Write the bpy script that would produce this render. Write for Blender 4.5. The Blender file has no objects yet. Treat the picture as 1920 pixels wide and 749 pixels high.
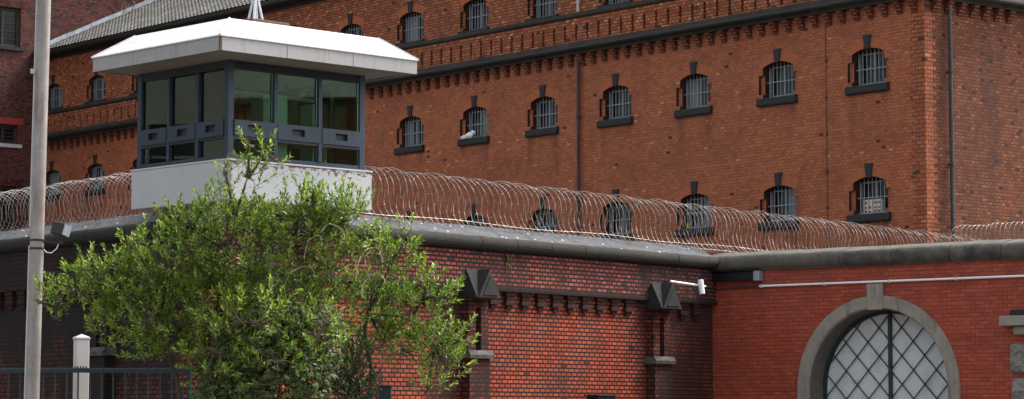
import bpy, math, random
from mathutils import Vector, Matrix
from mathutils.geometry import tessellate_polygon
PI = math.pi
R = math.radians
scene = bpy.context.scene
col = scene.collection
# ------------------------------------------------------------------ survey
F = 4750.0
PITCH = math.atan(413 / 4750)
EYE = 1.6
def ray(px, py):
    x = (px - 960) / F; y = -(py - 374.5) / F
    return Vector((x, math.cos(PITCH) - y * math.sin(PITCH), math.sin(PITCH) + y * math.cos(PITCH)))
def at(px, py, Y):
    r = ray(px, py); r = r * (Y / r.y)
    return Vector((r.x, r.y, r.z + EYE))
class Frame:
    """a wall line: origin on the ground, x along the wall (picture right), y into the wall"""
    def __init__(s, O, deg):
        s.O = Vector((O[0], O[1])); s.a = R(deg)
        s.e = Vector((math.cos(s.a), math.sin(s.a))); s.n = Vector((-math.sin(s.a), math.cos(s.a)))
    def w(s, x, y=0, z=0):
        p = s.O + s.e * x + s.n * y
        return Vector((p.x, p.y, z))
# ------------------------------------------------------------------ materials
MATS = {}
class NT:
    def __init__(s, name):
        s.m = bpy.data.materials.new(name); s.m.use_nodes = True
        s.t = s.m.node_tree; s.t.nodes.clear()
        s.out = s.n('ShaderNodeOutputMaterial')
    def n(s, typ, **kw):
        nd = s.t.nodes.new(typ)
        for k, v in kw.items():
            if k in nd.inputs: nd.inputs[k].default_value = v
            else: setattr(nd, k, v)
        return nd
    def l(s, a, b): s.t.links.new(a, b)
    def mix(s, fac, a, b, mode='MIX'):
        nd = s.t.nodes.new('ShaderNodeMix'); nd.data_type = 'RGBA'; nd.blend_type = mode
        for sock, v in ((nd.inputs[0], fac), (nd.inputs[6], a), (nd.inputs[7], b)):
            if hasattr(v, 'links'): s.l(v, sock)
            elif isinstance(v, (int, float)): sock.default_value = v
            else: sock.default_value = (*v[:3], 1)
        return nd.outputs[2]
    def math(s, op, a, b=0.0, clamp=False):
        nd = s.t.nodes.new('ShaderNodeMath'); nd.operation = op; nd.use_clamp = clamp
        for sock, v in ((nd.inputs[0], a), (nd.inputs[1], b)):
            if hasattr(v, 'links'): s.l(v, sock)
            else: sock.default_value = v
        return nd.outputs[0]
    def ramp(s, fac, stops):
        nd = s.t.nodes.new('ShaderNodeValToRGB')
        e = nd.color_ramp.elements
        while len(e) < len(stops): e.new(0.5)
        for k, (p, c) in enumerate(stops):
            e[k].position = p; e[k].color = (*c, 1) if len(c) == 3 else c
        s.l(fac, nd.inputs[0]); return nd.outputs[0]
    def noise(s, vec, scale, detail=4, rough=.6):
        nd = s.n('ShaderNodeTexNoise'); nd.inputs['Scale'].default_value = scale
        nd.inputs['Detail'].default_value = detail; nd.inputs['Roughness'].default_value = rough
        s.l(vec, nd.inputs['Vector']); return nd.outputs[0]
    def obj(s): return s.n('ShaderNodeTexCoord').outputs['Object']
    def mapv(s, vec, scale=(1, 1, 1), loc=(0, 0, 0)):
        nd = s.n('ShaderNodeMapping'); nd.inputs['Scale'].default_value = scale; nd.inputs['Location'].default_value = loc
        s.l(vec, nd.inputs[0]); return nd.outputs[0]
    def bsdf(s, color, rough=.8, metal=0.0, bump=None, bstr=.3, bdist=.01, spec=.4):
        b = s.n('ShaderNodeBsdfPrincipled')
        for sock, v in ((b.inputs['Base Color'], color), (b.inputs['Roughness'], rough), (b.inputs['Metallic'], metal), (b.inputs['Specular IOR Level'], spec)):
            if hasattr(v, 'links'): s.l(v, sock)
            elif isinstance(v, (int, float)): sock.default_value = v
            else: sock.default_value = (*v[:3], 1)
        if bump is not None:
            bp = s.n('ShaderNodeBump'); bp.inputs['Strength'].default_value = bstr; bp.inputs['Distance'].default_value = bdist
            s.l(bump, bp.inputs['Height']); s.l(bp.outputs[0], b.inputs['Normal'])
        s.l(b.outputs[0], s.out.inputs[0]); return b
def k(c, f): return tuple(min(1, v * f) for v in c)
BR = {}
def brick(name, c1, c2, mortar, bw=.2, bh=.09, ms=.012, dark=.08, darkc=(.03, .02, .018), soot=0.0, sootc=(.02, .017, .016), sootscale=.5, pale=0.0, rough=.85, softmort=.15, var=.5, tone=.35, seed=0.0, sootlo=.45, frq=.5, soot_shade=(), zb=(), sill=False):
    t = NT(name); o = t.obj()
    sp = t.n('ShaderNodeSeparateXYZ'); t.l(o, sp.inputs[0])
    cb = t.n('ShaderNodeCombineXYZ')
    t.l(t.math('ADD', sp.outputs[0], sp.outputs[1]), cb.inputs[0]); t.l(sp.outputs[2], cb.inputs[1])
    # slight wander so that courses are not ruled lines
    wob = t.noise(t.mapv(o, (.8, .8, .8)), 1.0, 2)
    v = cb.outputs[0]
    b = t.n('ShaderNodeTexBrick'); b.offset = frq; b.squash = 1
    b.inputs['Color1'].default_value = (0, 0, 0, 1); b.inputs['Color2'].default_value = (1, 1, 1, 1); b.inputs['Mortar'].default_value = (.5, .5, .5, 1)
    b.inputs['Scale'].default_value = 1; b.inputs['Brick Width'].default_value = bw; b.inputs['Row Height'].default_value = bh
    b.inputs['Mortar Size'].default_value = ms; b.inputs['Mortar Smooth'].default_value = softmort; b.inputs['Bias'].default_value = 0
    t.l(v, b.inputs['Vector'])
    rnd = b.outputs['Color']
    base = t.ramp(rnd, [(0, k(c1, 1 - var * .55)), (.35, c1), (.7, c2), (1, k(c2, 1 + var * .45))])
    # single overburnt bricks
    dk = t.math('MULTIPLY', t.math('LESS_THAN', rnd, dark), .85)
    base = t.mix(dk, base, darkc)
    if pale > 0:
        pk = t.math('MULTIPLY', t.math('GREATER_THAN', rnd, 1 - pale), .6)
        base = t.mix(pk, base, k((c2[0], c2[0] * .45, c2[0] * .25), 1.5))
    # broad tone changes of the wall
    big = t.noise(t.mapv(o, (.35, .35, .5), (seed, 0, 0)), 1, 5, .65)
    base = t.mix(1.0, base, t.ramp(big, [(.25, (1 - tone,) * 3), (.5, (1, 1, 1)), (.8, (1 + tone * .6,) * 3)]), 'MULTIPLY')
    fine = t.noise(o, 14, 4)
    base = t.mix(1.0, base, t.ramp(fine, [(.2, (.72,) * 3), (.8, (1.25,) * 3)]), 'MULTIPLY')
    mcol = t.mix(1.0, mortar, t.ramp(t.noise(o, 3, 3), [(.3, (.6,) * 3), (.7, (1.3,) * 3)]), 'MULTIPLY')
    c = t.mix(b.outputs['Fac'], base, mcol)
    if soot > 0:
        s1 = t.noise(t.mapv(o, (sootscale * 1.6, sootscale * 1.6, sootscale * .55), (seed + 3, 1, 2)), 1, 7, .7)
        for (cx, hw, am, zlo, zhi) in soot_shade:      # soot beside piers and ledges; corner entries paint in the gate wall's shade
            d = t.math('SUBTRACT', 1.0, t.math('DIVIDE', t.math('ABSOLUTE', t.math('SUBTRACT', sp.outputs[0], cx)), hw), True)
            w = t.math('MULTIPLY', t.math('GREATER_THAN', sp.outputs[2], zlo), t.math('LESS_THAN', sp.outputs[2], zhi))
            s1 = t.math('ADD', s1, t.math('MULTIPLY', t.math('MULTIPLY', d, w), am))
        if sill:                                  # wet runs below every window sill of the long wall
            u = t.math('ABSOLUTE', t.math('SUBTRACT', t.math('PINGPONG', t.math('ADD', sp.outputs[0], 61.78), 1.5), 0))
            ed = t.math('SUBTRACT', 1.0, t.math('MULTIPLY', t.math('ABSOLUTE', t.math('SUBTRACT', u, .52)), 5.0), True)
            md = t.math('MULTIPLY', t.math('LESS_THAN', u, .62), .35)
            zf = t.math('FLOORED_MODULO', t.math('SUBTRACT', 9.42, sp.outputs[2]), 3.11)
            fd = t.math('SUBTRACT', 1.0, t.math('DIVIDE', zf, 1.1), True)
            s1 = t.math('ADD', s1, t.math('MULTIPLY', t.math('MULTIPLY', t.math('ADD', ed, md), fd), .20))
        for (z0, z1, am) in zb:                   # darker towards a height, as weather staining
            r_ = t.n('ShaderNodeMapRange'); r_.inputs[1].default_value = z0; r_.inputs[2].default_value = z1; r_.inputs[3].default_value = 0; r_.inputs[4].default_value = am
            t.l(sp.outputs[2], r_.inputs[0]); s1 = t.math('ADD', s1, r_.outputs[0])
        sm = t.ramp(s1, [(sootlo, (0, 0, 0)), (sootlo + .22, (1, 1, 1))])
        c = t.mix(t.math('MULTIPLY', sm, soot), c, sootc)
    h = t.math('SUBTRACT', t.math('MULTIPLY', t.noise(o, 30, 3), .35), t.math('MULTIPLY', b.outputs['Fac'], 1.0))
    t.bsdf(c, rough, 0, h, .6, .012, .25)
    MATS[name] = t.m; return t.m
def plain(name, c, rough=.7, metal=0, vary=.2, scale=3, stain=None, stainlo=.55, bstr=.1, streak=False, spec=.4, bdist=.01, chips=None, runs=None):
    t = NT(name); o = t.obj()
    n1 = t.noise(o, scale, 6, .65)
    cc = t.mix(1.0, c, t.ramp(n1, [(.25, (1 - vary,) * 3), (.75, (1 + vary,) * 3)]), 'MULTIPLY')
    if stain:
        n2 = t.noise(t.mapv(o, (3, 3, .5) if streak else (1.2, 1.2, 1.2), (5, 3, 1)), 1.3, 7, .7)
        cc = t.mix(t.ramp(n2, [(stainlo, (0, 0, 0)), (stainlo + .18, (1, 1, 1))]), cc, stain)
    if chips:
        vo = t.n('ShaderNodeTexVoronoi'); vo.inputs['Scale'].default_value = chips[1]
        t.l(o, vo.inputs['Vector'])
        cc = t.mix(t.math('LESS_THAN', vo.outputs['Distance'], chips[2]), cc, chips[0])
    if runs:                                    # narrow grime runs down the sheet
        n3 = t.noise(t.mapv(o, (14, 14, 1.2), (2, 7, 4)), 1, 5, .7)
        cc = t.mix(t.math('MULTIPLY', t.ramp(n3, [(.54, (0, 0, 0)), (.70, (1, 1, 1))]), .55), cc, runs)
    t.bsdf(cc, rough, metal, t.noise(o, scale * 8, 4), bstr, bdist, spec)
    MATS[name] = t.m; return t.m
# bricks
brick('facade_brick', (.315, .098, .044), (.36, .116, .053), (.22, .082, .047), .155, .078, .009, dark=.004, soot=.6, sootscale=.55, sootlo=.54, sootc=(.11, .042, .028), pale=.012, var=.22, tone=.36, sill=True)
brick('frieze_brick', (.30, .082, .034), (.39, .125, .052), (.095, .048, .033), .155, .085, .013, dark=.01, pale=.05, var=.35, tone=.25, soot=.5, sootlo=.58, sootc=(.06, .03, .02))
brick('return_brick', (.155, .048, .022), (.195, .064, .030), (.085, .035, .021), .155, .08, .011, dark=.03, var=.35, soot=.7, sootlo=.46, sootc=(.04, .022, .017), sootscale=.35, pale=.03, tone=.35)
brick('quoin_brick', (.28, .085, .036), (.33, .102, .045), (.13, .05, .032), .20, .098, .013, dark=.015, pale=.02, var=.3, soot=.5, sootlo=.55)
brick('corbel_brick', (.15, .045, .024), (.20, .06, .03), (.05, .025, .02), .20, .075, .012, dark=.2, var=.4)
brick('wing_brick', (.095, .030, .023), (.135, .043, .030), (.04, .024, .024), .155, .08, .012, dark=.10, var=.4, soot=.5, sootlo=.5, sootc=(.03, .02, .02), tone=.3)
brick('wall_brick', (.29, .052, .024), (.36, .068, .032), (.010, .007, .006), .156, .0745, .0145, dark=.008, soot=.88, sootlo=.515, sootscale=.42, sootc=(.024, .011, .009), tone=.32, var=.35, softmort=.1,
      soot_shade=((-.4, 1.9, .26, 0, 9), (-2.1, .75, .30, 0, 9), (-8.1, .85, .34, 0, 9), (-4.6, 1.0, .10, 0, 2.5)), zb=((3.1, 3.8, .12),))  # first entry darkens the corner where the gate wall's shade falls
brick('band_brick', (.21, .048, .032), (.28, .07, .05), (.010, .008, .007), .156, .0745, .0165, dark=.05, soot=.95, sootlo=.475, sootscale=.9, sootc=(.017, .012, .011), tone=.3, var=.5, zb=((4.0, 4.6, .05),), soot_shade=((-.2, 3.0, .16, 0, 9),))
brick('pier_brick', (.14, .027, .017), (.21, .042, .026), (.010, .008, .007), .156, .0745, .014, dark=.10, soot=.9, sootlo=.42, sootscale=.9, sootc=(.018, .012, .011), tone=.4)
brick('sooty_brick', (.026, .013, .011), (.04, .018, .014), (.008, .007, .007), .156, .0745, .014, dark=.2, soot=.85, sootlo=.42, sootscale=.8, sootc=(.012, .010, .010), tone=.5)
brick('lowred_brick', (.10, .025, .016), (.16, .038, .022), (.009, .007, .007), .156, .0745, .014, dark=.2, soot=.97, sootlo=.40, sootscale=.8, sootc=(.012, .010, .010), tone=.5, zb=((2.0, 3.2, .14),))
brick('gate_brick', (.31, .060, .032), (.35, .071, .038), (.19, .045, .030), .19, .074, .008, dark=.0, darkc=(.13, .03, .02), soot=.5, sootlo=.50, sootscale=.5, sootc=(.125, .042, .034), tone=.16, var=.22, rough=.6, softmort=.4)
brick('shaded_reveal_brick', (.045, .018, .013), (.07, .026, .017), (.03, .016, .013), .155, .078, .01, dark=.1, var=.4)  # darkened facade brick: soot plus recess shade painted into the window reveals
plain('arch_brick', (.33, .098, .040), .85, vary=.25, scale=9)
# others
plain('coping_stone', (.10, .092, .075), .9, vary=.35, scale=2.5, stain=(.035, .032, .028), stainlo=.5, bstr=.5, bdist=.02)
plain('coping_dark', (.021, .018, .0135), .9, vary=.4, scale=2.5, stain=(.018, .017, .016), stainlo=.5, bstr=.5, bdist=.02)
plain('weathering', (.125, .128, .134), .9, vary=.35, scale=7, stain=(.06, .06, .06), stainlo=.5, bstr=1.0, chips=((.65, .65, .65), 4.5, .12), bdist=.02, spec=.1)
plain('dark_stone', (.017, .0175, .019), .75, vary=.4, scale=5, stain=(.012, .012, .013), stainlo=.55, bstr=.4)
plain('cornice_stone', (.030, .027, .020), .85, vary=.4, scale=1.5, stain=(.014, .013, .011), stainlo=.5, bstr=.4)
plain('gutter_metal', (.018, .020, .020), .55, vary=.3, scale=1.2, stain=(.035, .037, .028), stainlo=.6)
plain('arch_stone', (.26, .236, .195), .9, vary=.22, scale=3, stain=(.13, .115, .09), stainlo=.52, bstr=.5, streak=True)
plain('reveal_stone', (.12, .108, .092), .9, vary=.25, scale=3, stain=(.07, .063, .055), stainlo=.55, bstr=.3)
plain('gablet_stone', (.022, .021, .020), .9, vary=.4, scale=3, stain=(.05, .045, .035), stainlo=.56, bstr=.3)
plain('ledge_stone', (.10, .095, .085), .9, vary=.4, scale=5, stain=(.02, .018, .017), stainlo=.5, bstr=.5)
plain('rustic_stone', (.30, .28, .24), .95, vary=.45, scale=6, stain=(.10, .09, .075), stainlo=.52, bstr=1.0, bdist=.05)
plain('old_white_panel', (.62, .60, .57), .6, vary=.05, scale=2, stain=(.50, .47, .43), stainlo=.62, bstr=.05, streak=True)
plain('roof_panel', (.52, .515, .51), .45, vary=.06, scale=1.5, stain=(.43, .42, .40), stainlo=.56, bstr=.04, runs=(.36, .345, .32))
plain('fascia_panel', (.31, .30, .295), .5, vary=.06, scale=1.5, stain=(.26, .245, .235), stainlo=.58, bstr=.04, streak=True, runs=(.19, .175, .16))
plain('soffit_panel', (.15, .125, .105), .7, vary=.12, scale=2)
plain('tower_steel', (.017, .030, .050), .5, vary=.2, scale=2.5, stain=(.013, .020, .032), stainlo=.6, bstr=.05)
plain('tower_steel_dark', (.010, .012, .015), .5, vary=.12, scale=4)
plain('bar_steel', (.26, .29, .31), .5, .1, vary=.2, scale=12)
plain('window_frame', (.19, .215, .215), .6, vary=.15, scale=6)
plain('grey_frame', (.12, .135, .14), .6, vary=.2, scale=6)
plain('dark_wood', (.045, .032, .026), .6, vary=.3, scale=6)
plain('curtain', (.19, .21, .23), .9, vary=.2, scale=8)
plain('galvanised', (.27, .25, .23), .45, .2, vary=.3, scale=3, stain=(.16, .08, .05), stainlo=.54, streak=True)
plain('lamp_black', (.014, .016, .019), .5, vary=.3, scale=8)
plain('glass_grey', (.25, .28, .31), .15, vary=.2, scale=5)
plain('cctv_white', (.82, .82, .80), .4, vary=.04, scale=8)
plain('pipe_grey', (.46, .45, .44), .5, vary=.2, scale=3, stain=(.2, .17, .15), stainlo=.6)
plain('pipe_dark', (.03, .03, .034), .5, vary=.4, scale=3, stain=(.09, .09, .10), stainlo=.58)
plain('box_black', (.008, .009, .010), .35, vary=.3, scale=8)
plain('box_silver', (.33, .35, .39), .4, .5, vary=.15, scale=8)
plain('lattice_paint', (.020, .036, .036), .5, vary=.2, scale=8)
plain('gate_panel', (.58, .63, .64), .5, vary=.07, scale=1.2, stain=(.40, .45, .48), stainlo=.55, bstr=.03)
plain('post_cream', (.50, .47, .44), .55, vary=.08, scale=3, stain=(.38, .33, .29), stainlo=.6, streak=True)
plain('post_cap', (.40, .43, .47), .5, vary=.08, scale=5)
plain('fence_paint', (.012, .026, .033), .45, vary=.3, scale=6)
plain('bark', (.045, .036, .028), .9, vary=.4, scale=12, bstr=.6)
plain('twig', (.075, .048, .034), .85, vary=.3, scale=20)
plain('dry_twig', (.30, .23, .18), .85, vary=.3, scale=12)
plain('cloth', (.75, .77, .80), .9, vary=.12, scale=20, bstr=.3)
plain('carton', (.62, .52, .38), .8, vary=.12, scale=8)
plain('carton_print', (.16, .10, .11), .8, vary=.35, scale=20)
plain('yellow_plastic', (.45, .42, .06), .5)
plain('desk_green', (.42, .60, .48), .5, vary=.1, scale=2)
plain('interior_floor', (.22, .24, .22), .8)
plain('interior_ceiling', (.40, .44, .40), .8)
plain('asphalt', (.05, .05, .05), .95, vary=.2, scale=4, bstr=.4)
plain('pavement', (.20, .19, .18), .9, vary=.2, scale=2, bstr=.3)
plain('kerb_stone', (.28, .27, .25), .9, vary=.2, scale=2)
plain('court_gravel', (.16, .145, .13), .95, vary=.3, scale=3, bstr=.4)
plain('flashing', (.24, .26, .29), .5, .4, vary=.3, scale=4, stain=(.07, .07, .07), stainlo=.55)
plain('mast_metal', (.52, .53, .55), .4, .5, vary=.15, scale=8)
plain('rust_brown', (.10, .065, .045), .8, vary=.3, scale=8)
plain('grey_render', (.20, .21, .18), .9, vary=.2, scale=.6)
plain('faint_mark', (.16, .075, .05), .9, vary=.3, scale=20)
plain('red_paint', (.28, .03, .02), .7)
def tape_mat():
    t = NT('razor_tape'); o = t.obj()
    n = t.noise(o, 6, 4)
    c = t.ramp(n, [(.3, (.12, .09, .072)), (.5, (.25, .215, .19)), (.7, (.42, .39, .36))])
    t.bsdf(c, .38, .6, spec=.6); MATS['razor_tape'] = t.m
tape_mat()
def slate():
    t = NT('roof_tile'); o = t.obj()
    b = t.n('ShaderNodeTexBrick'); b.offset = 0; b.inputs['Scale'].default_value = 1
    b.inputs['Color1'].default_value = (.10, .097, .086, 1); b.inputs['Color2'].default_value = (.17, .165, .15, 1); b.inputs['Mortar'].default_value = (.05, .05, .045, 1)
    b.inputs['Brick Width'].default_value = .22; b.inputs['Row Height'].default_value = .30; b.inputs['Mortar Size'].default_value = .012
    t.l(o, b.inputs['Vector'])
    n = t.noise(o, 1.2, 6, .7)
    c = t.mix(1.0, b.outputs[0], t.ramp(n, [(.3, (.65, .65, .62)), (.7, (1.25, 1.25, 1.25))]), 'MULTIPLY')
    c = t.mix(t.ramp(t.noise(o, 5, 5), [(.62, (0, 0, 0)), (.72, (1, 1, 1))]), c, (.07, .085, .045))
    t.bsdf(c, .9, 0, t.noise(o, 20, 3), .4); MATS['roof_tile'] = t.m
slate()
def tiles_leaf(name, stops, trans=.35, rough=.42):
    t = NT(name)
    g = t.n('ShaderNodeNewGeometry')
    rnd = g.outputs['Random Per Island']
    c = t.ramp(rnd, stops)
    big = t.noise(t.obj(), 1.1, 3)
    c = t.mix(1.0, c, t.ramp(big, [(.3, (.75, .8, .75)), (.7, (1.25, 1.2, 1.2))]), 'MULTIPLY')
    p = t.n('ShaderNodeBsdfPrincipled'); t.l(c, p.inputs['Base Color']); p.inputs['Roughness'].default_value = rough; p.inputs['Specular IOR Level'].default_value = .5
    tr = t.n('ShaderNodeBsdfTranslucent'); t.l(t.mix(1.0, c, (1.25, 1.35, .6), 'MULTIPLY'), tr.inputs[0])
    ms = t.n('ShaderNodeMixShader'); ms.inputs[0].default_value = trans
    t.l(p.outputs[0], ms.inputs[1]); t.l(tr.outputs[0], ms.inputs[2]); t.l(ms.outputs[0], t.out.inputs[0])
    MATS[name] = t.m
tiles_leaf('leaf_green', [(0, (.045, .085, .012)), (.35, (.105, .175, .022)), (.7, (.19, .275, .034)), (1, (.33, .42, .09))], .38, .28)
tiles_leaf('leaf_ivy', [(0, (.020, .038, .007)), (.5, (.036, .062, .011)), (1, (.065, .10, .018))], .2, .6)
tiles_leaf('leaf_ivy_margin', [(0, (.035, .065, .012)), (.5, (.075, .11, .022)), (.8, (.14, .17, .04)), (1, (.30, .31, .11))], .25, .6)
tiles_leaf('leaf_dark', [(0, (.014, .036, .012)), (.5, (.026, .058, .018)), (1, (.045, .085, .026))], .2)
def glass(name, tint, refl=.12, rough=.02):
    t = NT(name)
    tr = t.n('ShaderNodeBsdfTransparent'); tr.inputs[0].default_value = (*tint, 1)
    gl = t.n('ShaderNodeBsdfGlossy'); gl.inputs['Roughness'].default_value = rough; gl.inputs[0].default_value = (.85, .96, .88, 1)
    fr = t.n('ShaderNodeFresnel'); fr.inputs[0].default_value = 1.5
    ms = t.n('ShaderNodeMixShader'); t.l(t.math('ADD', fr.outputs[0], refl, True), ms.inputs[0])
    t.l(tr.outputs[0], ms.inputs[1]); t.l(gl.outputs[0], ms.inputs[2]); t.l(ms.outputs[0], t.out.inputs[0])
    MATS[name] = t.m
glass('tower_glass', (.74, .85, .77), .01)
glass('blind_glass', (.60, .74, .64), .10)
plain('cell_glass', (.010, .012, .014), .25, vary=.3, scale=2, spec=.3)
# ------------------------------------------------------------------ mesh helpers
class MB:
    def __init__(s): s.v = []; s.f = []; s.mi = []
    def add(s, vs, fs, mi=0):
        o = len(s.v); s.v += [tuple(p) for p in vs]; s.f += [tuple(i + o for i in q) for q in fs]; s.mi += [mi] * len(fs); return s
    def box(s, x0, x1, y0, y1, z0, z1, mi=0):
        return s.add([(x0, y0, z0), (x1, y0, z0), (x1, y1, z0), (x0, y1, z0), (x0, y0, z1), (x1, y0, z1), (x1, y1, z1), (x0, y1, z1)],
                     [(0, 3, 2, 1), (4, 5, 6, 7), (0, 1, 5, 4), (1, 2, 6, 5), (2, 3, 7, 6), (3, 0, 4, 7)], mi)
    def obox(s, c, M, sx, sy, sz, mi=0):
        vs = [c + M @ Vector((a * sx / 2, b * sy / 2, d * sz / 2)) for d in (-1, 1) for a, b in ((-1, -1), (1, -1), (1, 1), (-1, 1))]
        return s.add(vs, [(0, 3, 2, 1), (4, 5, 6, 7), (0, 1, 5, 4), (1, 2, 6, 5), (2, 3, 7, 6), (3, 0, 4, 7)], mi)
    def tube(s, pts, r, n=6, cap=True, mi=0, sq=1.0):
        pts = [Vector(p) for p in pts]; rs = r if isinstance(r, (list, tuple)) else [r] * len(pts)
        vs = []; fs = []; up = None
        for i, p in enumerate(pts):
            d = (pts[min(i + 1, len(pts) - 1)] - pts[max(i - 1, 0)])
            if d.length < 1e-9: d = Vector((0, 0, 1))
            d.normalize()
            if up is None: up = Vector((0, 0, 1)) if abs(d.z) < .9 else Vector((1, 0, 0))
            a = d.cross(up)
            if a.length < 1e-4: a = d.orthogonal()
            a.normalize(); b = a.cross(d); b.normalize()
            for j in range(n):
                t = 2 * PI * j / n
                vs.append(p + (a * math.cos(t) + b * math.sin(t) * sq) * rs[i])
        for i in range(len(pts) - 1):
            for j in range(n):
                j2 = (j + 1) % n
                fs.append((i * n + j, i * n + j2, (i + 1) * n + j2, (i + 1) * n + j))
        if cap:
            fs.append(tuple(range(n))[::-1]); fs.append(tuple((len(pts) - 1) * n + j for j in range(n)))
        return s.add(vs, fs, mi)
    def extx(s, prof, x0, x1, caps=True, mi=0, segs=1, wob=0):
        """profile [(y,z)...] closed, swept along x"""
        n = len(prof); vs = []; fs = []
        for i in range(segs + 1):
            x = x0 + (x1 - x0) * i / segs
            dz = random.uniform(-wob, wob); dy = random.uniform(-wob, wob)
            vs += [(x, y + dy, z + dz) for y, z in prof]
        for i in range(segs):
            for j in range(n):
                j2 = (j + 1) % n
                fs.append((i * n + j, (i + 1) * n + j, (i + 1) * n + j2, i * n + j2))
        if caps: fs.append(tuple(range(n))); fs.append(tuple(segs * n + j for j in range(n))[::-1])
        return s.add(vs, fs, mi)
    def exty(s, poly, y0, y1, mi=0):
        """polygon [(x,z)...] pushed along y"""
        n = len(poly)
        vs = [(x, y0, z) for x, z in poly] + [(x, y1, z) for x, z in poly]
        fs = [tuple(range(n)), tuple(range(n, 2 * n))[::-1]] + [(j, n + j, n + (j + 1) % n, (j + 1) % n) for j in range(n)]
        return s.add(vs, fs, mi)
    def face_holes(s, rect, holes, y, mi=0):
        x0, x1, z0, z1 = rect
        loops = [[(x0, z0), (x1, z0), (x1, z1), (x0, z1)]] + holes
        flat = [p for lp in loops for p in lp]
        tris = tessellate_polygon([[Vector((a, b, 0)) for a, b in lp] for lp in loops])
        return s.add([(a, y, b) for a, b in flat], [tuple(t) for t in tris], mi)
    def sweep(s, outline, y0, y1, mi=0):
        n = len(outline)
        vs = [(x, y0, z) for x, z in outline] + [(x, y1, z) for x, z in outline]
        return s.add(vs, [(j, (j + 1) % n, n + (j + 1) % n, n + j) for j in range(n)], mi)
    def build(s, name, mats, parent=None, smooth=False, bevel=0, loc=None, recalc=True):
        me = bpy.data.meshes.new(name); me.from_pydata(s.v, [], s.f)
        ms = mats if isinstance(mats, (list, tuple)) else [mats]
        for m in ms: me.materials.append(MATS[m])
        if len(ms) > 1: me.polygons.foreach_set('material_index', s.mi)
        me.validate()
        if recalc:
            import bmesh
            bm = bmesh.new(); bm.from_mesh(me); bmesh.ops.recalc_face_normals(bm, faces=bm.faces[:]); bm.to_mesh(me); bm.free()
        if smooth: me.polygons.foreach_set('use_smooth', [True] * len(me.polygons))
        ob = bpy.data.objects.new(name, me); col.objects.link(ob)
        if parent: ob.parent = parent
        if loc is not None: ob.location = loc
        if bevel:
            b = ob.modifiers.new('bevel', 'BEVEL'); b.width = bevel; b.segments = 2; b.limit_method = 'ANGLE'; b.angle_limit = R(40)
        return ob
def tag(o, label=None, cat=None, group=None, kind=None):
    for a, b in (('label', label), ('category', cat), ('group', group), ('kind', kind)):
        if b: o[a] = b
    return o
def thing(name, label, cat, loc, rz=0, group=None):
    o = bpy.data.objects.new(name, None); col.objects.link(o); o.empty_display_size = .3
    o.location = loc; o.rotation_euler = (0, 0, rz)
    return tag(o, label, cat, group)
def copy_part(o, parent, loc=None):
    c = o.copy(); col.objects.link(c); c.parent = parent
    if loc is not None: c.location = loc
    for ch in o.children: copy_part(ch, c)
    return c
# ------------------------------------------------------------------ wall lines found from the photograph
C0 = at(1335, 500, 50); A = Frame(C0, 51.5); G = Frame(C0, -38.7)
B0 = at(1735, 200, 59); B = Frame(B0, -50.1); RT = Frame(B0, 39.9)
Cn = A.w(-13.51); D = Frame(Cn, -51.3)
UL = -41.53
W = Frame(B.w(UL), 39.9)
T0 = at(425, 375, Cn.y - .5); T = Frame(T0, 43.5)
def arc(c, r, a0, a1, n):
    return [(c[0] + r * math.cos(a0 + (a1 - a0) * i / n), c[1] + r * math.sin(a0 + (a1 - a0) * i / n)) for i in range(n + 1)]
# ================================================================== cell block
random.seed(3)
cb = thing('cell_block', 'long red brick prison block with barred arched windows rising behind the razor wire', 'prison building', B.w(0), B.a)
SPC = 3.0; ROW = 3.11; S0 = 9.62
rows = [S0 - ROW, S0, S0 + ROW]
wins = []
for ri, sz in enumerate(rows):
    for kx in range(14):
        if ri == 2 and kx < 2: continue
        wins.append((-1.78 - SPC * kx, sz, ri, kx))
def outline(cx, sz):
    p = [(-.52, 0), (.52, 0), (.52, .10), (.66, .10), (.66, .58), (.52, .58)]
    ar = [(.52 - .104 * i, .765 + .125 * (1 - (1 - i / 5) ** 2)) for i in range(11)]
    p += ar + [(-.52, .58), (-.66, .58), (-.66, .10), (-.52, .10)]
    return [(cx + a, sz + b) for a, b in p]
def inner(cx, sz):
    return [(cx + a, sz + b) for a, b in [(-.52, 0), (.52, 0)] + [(.52 - .104 * i, .765 + .125 * (1 - (1 - i / 5) ** 2)) for i in range(11)]]
BD = .115      # thickness of the brick apron band
def cell_walls():
    lo = MB(); up = MB()
    def row(mb, sz, z0, z1, kxs):
        for kx in range(14):
            cx = -1.78 - SPC * kx
            x1 = 0 if kx == 0 else cx + SPC / 2; x0 = UL if kx == 13 else cx - SPC / 2
            if kx not in kxs: mb.add([(x0, 0, z0), (x1, 0, z0), (x1, 0, z1), (x0, 0, z1)], [(0, 1, 2, 3)]); continue
            mb.face_holes((x0, x1, z0, z1), [outline(cx, sz)], 0)
            for sg in (-1, 1):
                a, b = sorted((cx + sg * .52, cx + sg * .66))
                mb.add([(a, .08, sz + .1), (b, .08, sz + .1), (b, .08, sz + .58), (a, .08, sz + .58)], [(0, 1, 2, 3)])
    lo.add([(UL, 0, 0), (0, 0, 0), (0, 0, 6.0), (UL, 0, 6.0)], [(0, 1, 2, 3)])
    row(lo, rows[0], 6.0, 9.1, range(14)); row(lo, rows[1], 9.1, 11.6, range(14))
    up.add([(UL, 0, 11.6), (0, 0, 11.6), (0, 0, 12.6), (UL, 0, 12.6)], [(0, 1, 2, 3)])
    row(up, rows[2], 12.6, 14.9, range(2, 14))
    lo.build('front_wall', 'facade_brick', cb, recalc=False); up.build('upper_wall', 'frieze_brick', cb, recalc=False)
cell_walls()
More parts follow.
